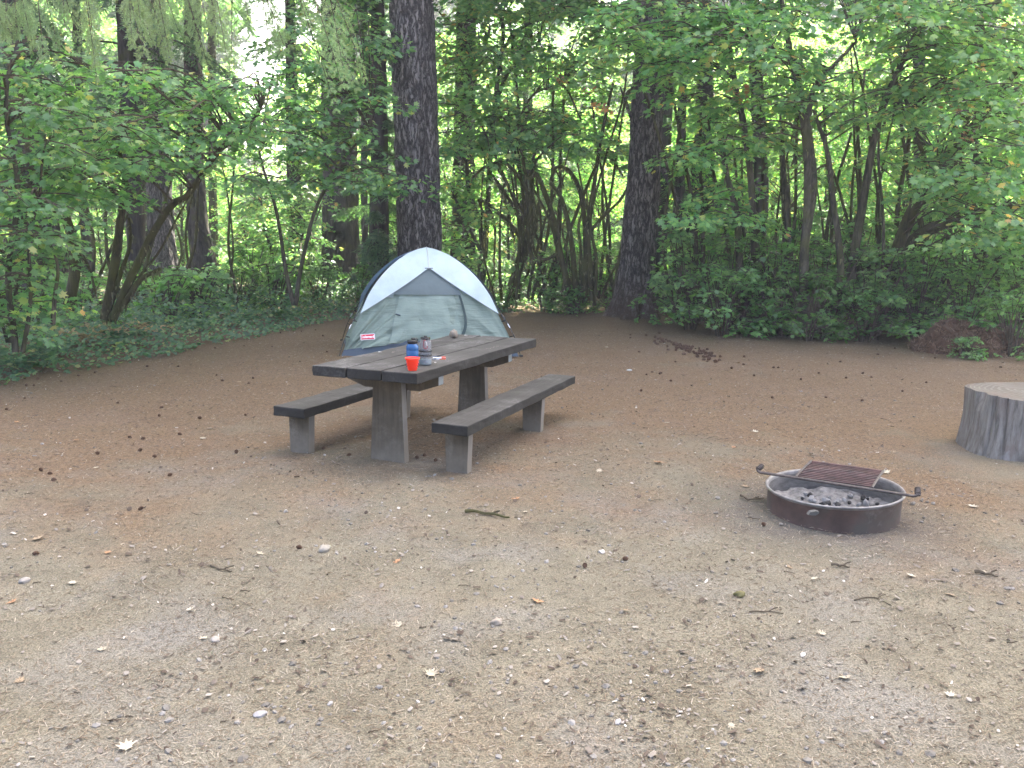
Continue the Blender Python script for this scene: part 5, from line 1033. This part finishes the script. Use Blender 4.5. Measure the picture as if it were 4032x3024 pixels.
# ---- near cedar whose boughs hang into the picture at the top left
def near_cedar():
    b=np.array([-7.2,9.0,0]);root=thing('cedar_tree',(b[0],b[1],G(b[0],b[1])),'pale green cedar boughs hanging into the top left of the picture','tree');r=rg(400)
    root['label']='cedar left of the picture whose pale drooping boughs hang in at top left'
    mb=MB();mb.tube([(0,0,-.1),(.05,0,5),(.1,0,12)],[.35,.27,.12],20,disp=lambda th,i:.08*np.sin(th*9));mb.build('trunk',M['bark'],root,True)
    def spray(mb,p,L,dirx,pale):
        """hanging spray: a drooping axis with paired side twigs of needles"""
        d=np.array([dirx[0],dirx[1],-1.0]);d=norm(d);t=np.linspace(0,1,16);ax=p+np.outer(t,d)*L+np.outer(t*t*.15*L,[0,0,-1])
        mb.tube(ax,np.linspace(.006,.002,16),4,mat=2,cap=False)
        face=norm(np.array([r.normal(0,.35),-1,r.normal(.1,.15)]));sd=norm(np.cross(d,face))
        for k in range(2,16):
            if k%3==2 and r.random()<.5: continue
            for s_ in (1,-1):
                tl=(.05+min(L,.9)*.30*(1-t[k]))*r.uniform(.75,1.1);td=norm(d*.75+sd*s_*.7+r.normal(0,.12,3)+(0,0,-.2));nn=16
                q=np.linspace(.05,1,nn)[:,None];P=ax[k]+td*q*tl+np.array([0,0,-1])*q*q*tl*.12
                P2=np.concatenate([P,P]);s2=np.repeat([1,-1],nn)[:,None];ds=norm(np.cross(td,face))
                D=td*.75+ds*s2*.7+r.normal(0,.12,(2*nn,3));mb.leaves(BLADE,P2,np.tile(face,(2*nn,1))+r.normal(0,.35,(2*nn,3)),D,r.uniform(.018,.03,2*nn),0 if pale else 1)
    # limbs reach right over the view; sprays hang from them
    limbs=[([(-250,-60,9.2),(0,-40,8.4),(150,-40,8),(330,-50,7.6)],[(150,.62),(215,.75),(270,.85),(330,.5),(90,.5)]),
           ([(-250,-90,10),(50,-70,9),(260,-60,8.6),(480,-50,8.3)],[(230,.55),(300,.8),(385,.75),(420,.55),(455,.6),(350,.6)]),
           ([(-250,-120,10.5),(200,-90,9.2),(430,-60,8.8),(700,-60,8.6)],[(500,.5),(560,.9),(600,1.15),(640,1.35),(690,.9),(540,.6)]),
           ([(-250,40,9),(-60,-10,8.6),(60,-20,8.2)],[(20,.4),(60,.35),(-10,.5)])]
    for P,sp in limbs:
        Q=spline([at(*p)-b for p in P],24);mb=MB();mb.tube(np.concatenate([[np.array([0,0,Q[0][2]-.6])],Q]),np.linspace(.05,.012,25),6,mat=2,cap=False)
        xs=np.linspace(P[0][0],P[-1][0],24)
        for x,L in sp:
            for jj in range(2):
                xx=x+r.normal(0,16);k=np.abs(xs-xx).argmin();p=Q[k]+(0,r.normal(0,.25),0);spray(mb,p,L*r.uniform(.6,1.05),(r.normal(.12,.12)+(.3 if x>540 else 0),r.normal(0,.15)),True)
        mb.build('bough',[M['needle_pale'],M['needle'],M['twig']],root)
near_cedar()
# ---- orange leaf clusters
for i,(x,y,Y) in enumerate(((1300,222,18.5),(1272,190,18.6),(1208,168,18.6),(1316,229,18.4),(1605,205,15.2),(1592,190,15.2),(2050,190,14.2),(2075,290,14.4),(2052,228,14.2))):
    r=rg(500+i);mb=MB();tier(mb,r,(0,0,0),.16,12,.12,None,0,tilt=.6);mb.tube([(0,0,0),(.02,.1,.15),(.05,.3,.32)],.004,4,mat=1)
    o=mb.build('autumn_leaf_cluster',[M['orange'],M['twig']]);o.location=at(x,y,Y);tag(o,'small cluster of orange autumn leaves in the green foliage','leaf cluster','orange leaf clusters in the green foliage')
# ---- background forest
BG=[conifer_crown(600+i,.6,13,2.5,78,tw=13,nn=7,blade=.27,hang=.75,taper=.95,jit=.45,rise=.05,droop=.35) for i in range(3)]
def broad_crown(seed,h0,h1,R,n,size,mats):
    r=rg(seed);mb=MB()
    for i in range(n):
        q=r.random();z=h0+(h1-h0)*q;rr=R*math.sqrt(max(.05,1-(2*q-.9)**2*.8))*math.sqrt(r.uniform(.05,1));a=r.uniform(0,2*PI);tr=r.uniform(.5,1.1)
        tier(mb,r,(rr*math.cos(a),rr*math.sin(a),z),tr,int(75*tr*tr)+12,size,DIA,0,droop=r.uniform(.2,.5),tilt=.5)
        if i%2==0: limb(mb,(0,0,max(.5,z-rr*.7)),(rr*math.cos(a),rr*math.sin(a),z),.03,.01,.1,n=5)
    return mb.data('crown',mats)
BB=[broad_crown(620+i,.8,8.5,2.3,95,.17,[M['maple_y'] if i else M['maple'],M['twig']]) for i in range(3)]
def t_mesh(seed,h,r0,mat,lean=.3):
    r=rg(seed);mb=MB();P=spline([(0,0,-.2),(r.normal(0,lean*.3),r.normal(0,lean*.3),h*.5),(r.normal(0,lean),r.normal(0,lean),h)],14);mb.tube(P,np.linspace(r0,r0*.25,14),12,disp=lambda th,i:.08*np.sin(th*5+i));return mb.data('trunk',mat,True)
TB=[t_mesh(640,14,.22,M['bark_far'],.1),t_mesh(641,13.5,.28,M['bark_far'],.1)];TM=[t_mesh(642,7.5,.09,M['maple_bark']),t_mesh(643,7,.07,M['moss_bark'])]
protoC=[];protoB=[]
def bg_tree(kind,x,y,sc,label,group,rz):
    if kind=='c':
        root=thing('conifer_tree',(x,y,G(x,y)),label,'tree',group,rz);link('trunk',TB[random.randrange(2)],root);link('crown',BG[random.randrange(3)],root)
    else:
        root=thing('maple_tree',(x,y,G(x,y)),label,'tree',group,rz);link('trunk',TM[random.randrange(2)],root);link('crown',BB[random.randrange(3)],root)
    root.scale=(sc,sc,sc*random.uniform(.9,1.15));return root
placed=[];rr_=random.Random(77);tries=0
def ok(x,y,d):
    return all((x-a)**2+(y-b)**2>d*d for a,b in placed)
while len(placed)<105 and tries<8000:
    tries+=1;y=rr_.uniform(25,56);x=rr_.uniform(-.72,.72)*y+rr_.uniform(-2,2)
    # keep the glade behind and the sky hole at the upper left a little open
    if y<28: continue
    if y<41 and rr_.random()<.78: continue
    if -.30*y-1.5<x<-.235*y+.8 and y>30 and rr_.random()<.9: continue
    if not ok(x,y,2.6): continue
    placed.append((x,y));c_=rr_.random()<.42 and y>41;sc=rr_.uniform(.85,1.3)
    if y<41: sc*=.5
    else: sc*=1.25
    bg_tree('c' if c_ else 'b',x,y,sc,'conifer with drooping boughs in the forest behind the campsite' if c_ else 'leafy maple in the sunlit forest behind the campsite','conifers in the forest behind' if c_ else 'maples in the forest behind',rr_.uniform(0,6.28))
# ---- far woods: one mass
def far_woods():
    r=rg(700);mb=MB();n=110000;a=r.uniform(-.95,.95,n);d=r.uniform(60,74,n);x=np.sin(a)*d;y=np.cos(a)*d
    lump=vn(a*26,d*.14,701);top=9+26*lump*vn(a*9+4,d*.05,702)+5;z=top*r.random(n)**.8
    gap=np.abs(a+.262)<.05;top_=np.where(gap,4,99);keep=z<top_;x,y,z=x[keep],y[keep],z[keep];n=len(x)
    mb.leaves(DIA,np.stack([x,y,z],1),r.normal(0,.7,(n,3))+(0,0,1),r.normal(0,1,(n,3)),r.uniform(.35,.8,n));tag(mb.build('distant_woods',M['maple_y']),'mass of bright far woodland closing the view behind the trees','woods',kind='stuff')
    n=26000;x=r.uniform(-32,32,n);y=r.uniform(21,58,n);z=gz(x,y)+r.random(n)*.55*vn(x*.5,y*.5,703)+.03;k=(edge_dist(x,y)>.6);x,y,z=x[k],y[k],z[k];n=len(x)
    mb=MB();mb.leaves(DIA,np.stack([x,y,z],1),r.normal(0,.5,(n,3))+(0,0,1),r.normal(0,1,(n,3))*(1,1,.3),r.uniform(.10,.2,n));tag(mb.build('forest_undergrowth',M['ground_leaf']),'leafy undergrowth carpeting the forest floor beyond the clearing','undergrowth',kind='stuff')
far_woods()
# drooping hemlock boughs seen between the right trunks and centre
def hemlock(px,Y,label,seed,z0=1.2,z1=8,R=2.2,n=42):
    b=at(px,640,Y);root=thing('hemlock_tree',(b[0],b[1],G(b[0],b[1])),label,'tree');link('trunk',TB[seed%2],root)
    link('crown',conifer_crown(seed,z0,z1,R,n,tw=20,nn=12,blade=.12,hang=.9,taper=.7,jit=.4,droop=.45),root)
hemlock(1415,23,'young hemlock with drooping boughs directly behind the flared trunk',801,z0=1.0,R=2.0)
#hemlock(1800,22,'hemlock with long hanging needles behind the right hand maples',802,z0=3.0,z1=9,R=2.4)
hemlock(820,22,'dark young hemlock between the black trunk and the trunk behind the tent',803,z0=.6,z1=8,R=1.5,n=44)
hemlock(1130,27,'pale drooping hemlock seen through the moss hung stems',804,z0=.8,z1=9,R=2.6)
hemlock(640,27,'hemlock with dark lower boughs left of the black trunk',805,z0=1.2,z1=10,R=2.2)
#hemlock(950,26,'hemlock filling the gap between the two trunks behind the tent',806,z0=1,z1=10,R=1.8)
hemlock(70,17.5,'hemlock high behind the leafy maple at the far left',807,z0=4.2,z1=11,R=2.6)
hemlock(300,19.5,'hemlock with dark boughs above the mossy vine maple on the left',808,z0=4.6,z1=12,R=2.6)
#hemlock(2110,19,'hemlock dark behind the right edge maples',809,z0=1.5,z1=10,R=2.2)
r9=random.Random(9)
for i,(px,Y,sc) in enumerate([(1420,24.5,.7),(1530,22.5,.62),(1610,24.5,.8),(1690,21.5,.6),(1770,24.5,.8),(1850,22.5,.66),(1930,21,.6),(2020,24,.8),(2110,21.5,.7),(2190,23,.8),(2280,21,.8),(1100,27,.7),(1200,29,.8),(1290,27.5,.65),(700,28,.8),(560,30,.8),(640,26.5,.55),(860,27.5,.8),(960,29,.9),(30,27,.7),(400,30,.7),(1500,28,.95),(1660,28.5,1.0),(1830,28,1.0),(2000,29,1.05),(2180,28,1.05)]):
    p=at(px,640,Y);bg_tree('b',p[0],p[1],sc,'young leafy maple standing between the first trees and the glade','young maples between the first trees and the glade',r9.uniform(0,6))
# ============================================================ tall firs added round the clearing so their crowns shade the camp
rr_=random.Random(5)
for i,(px,Y) in enumerate([(-150,21),(-330,23),(40,22.5),(903,22),(1402,23.5),(1640,20.5),(1990,22),(2245,20.5),(2420,22),(-520,20),(2600,20)]):
    sc=Y/(F_/K_)
    px_tree('fir_tree','tall dark fir added for its shade, behind the first row of trees',Y,(px,640),[(px+rr_.uniform(-6,6),400),(px+rr_.uniform(-9,9),150)],[.16/sc,.15/sc,.14/sc],M['bark_far'],51+i,crown_z=10.5,cs=1.5,seg=24,rings=30)['group']='tall firs added for shade behind the first row of trees'
# ============================================================ HAZE
def haze():
    mb=MB();mb.box((-90,-12,-2.5),(90,95,42));t=NT('thin_air_haze');v=t.n('ShaderNodeVolumePrincipled');v.inputs['Density'].default_value=HZ;v.inputs['Color'].default_value=(.9,.95,1,1);v.inputs['Anisotropy'].default_value=.3
    t.l(v.outputs[0],t.out.inputs['Volume']);tag(mb.build('haze',t.m),'faint pale haze hanging in the air between the trees','haze',kind='stuff')
HZ=.0022
haze()
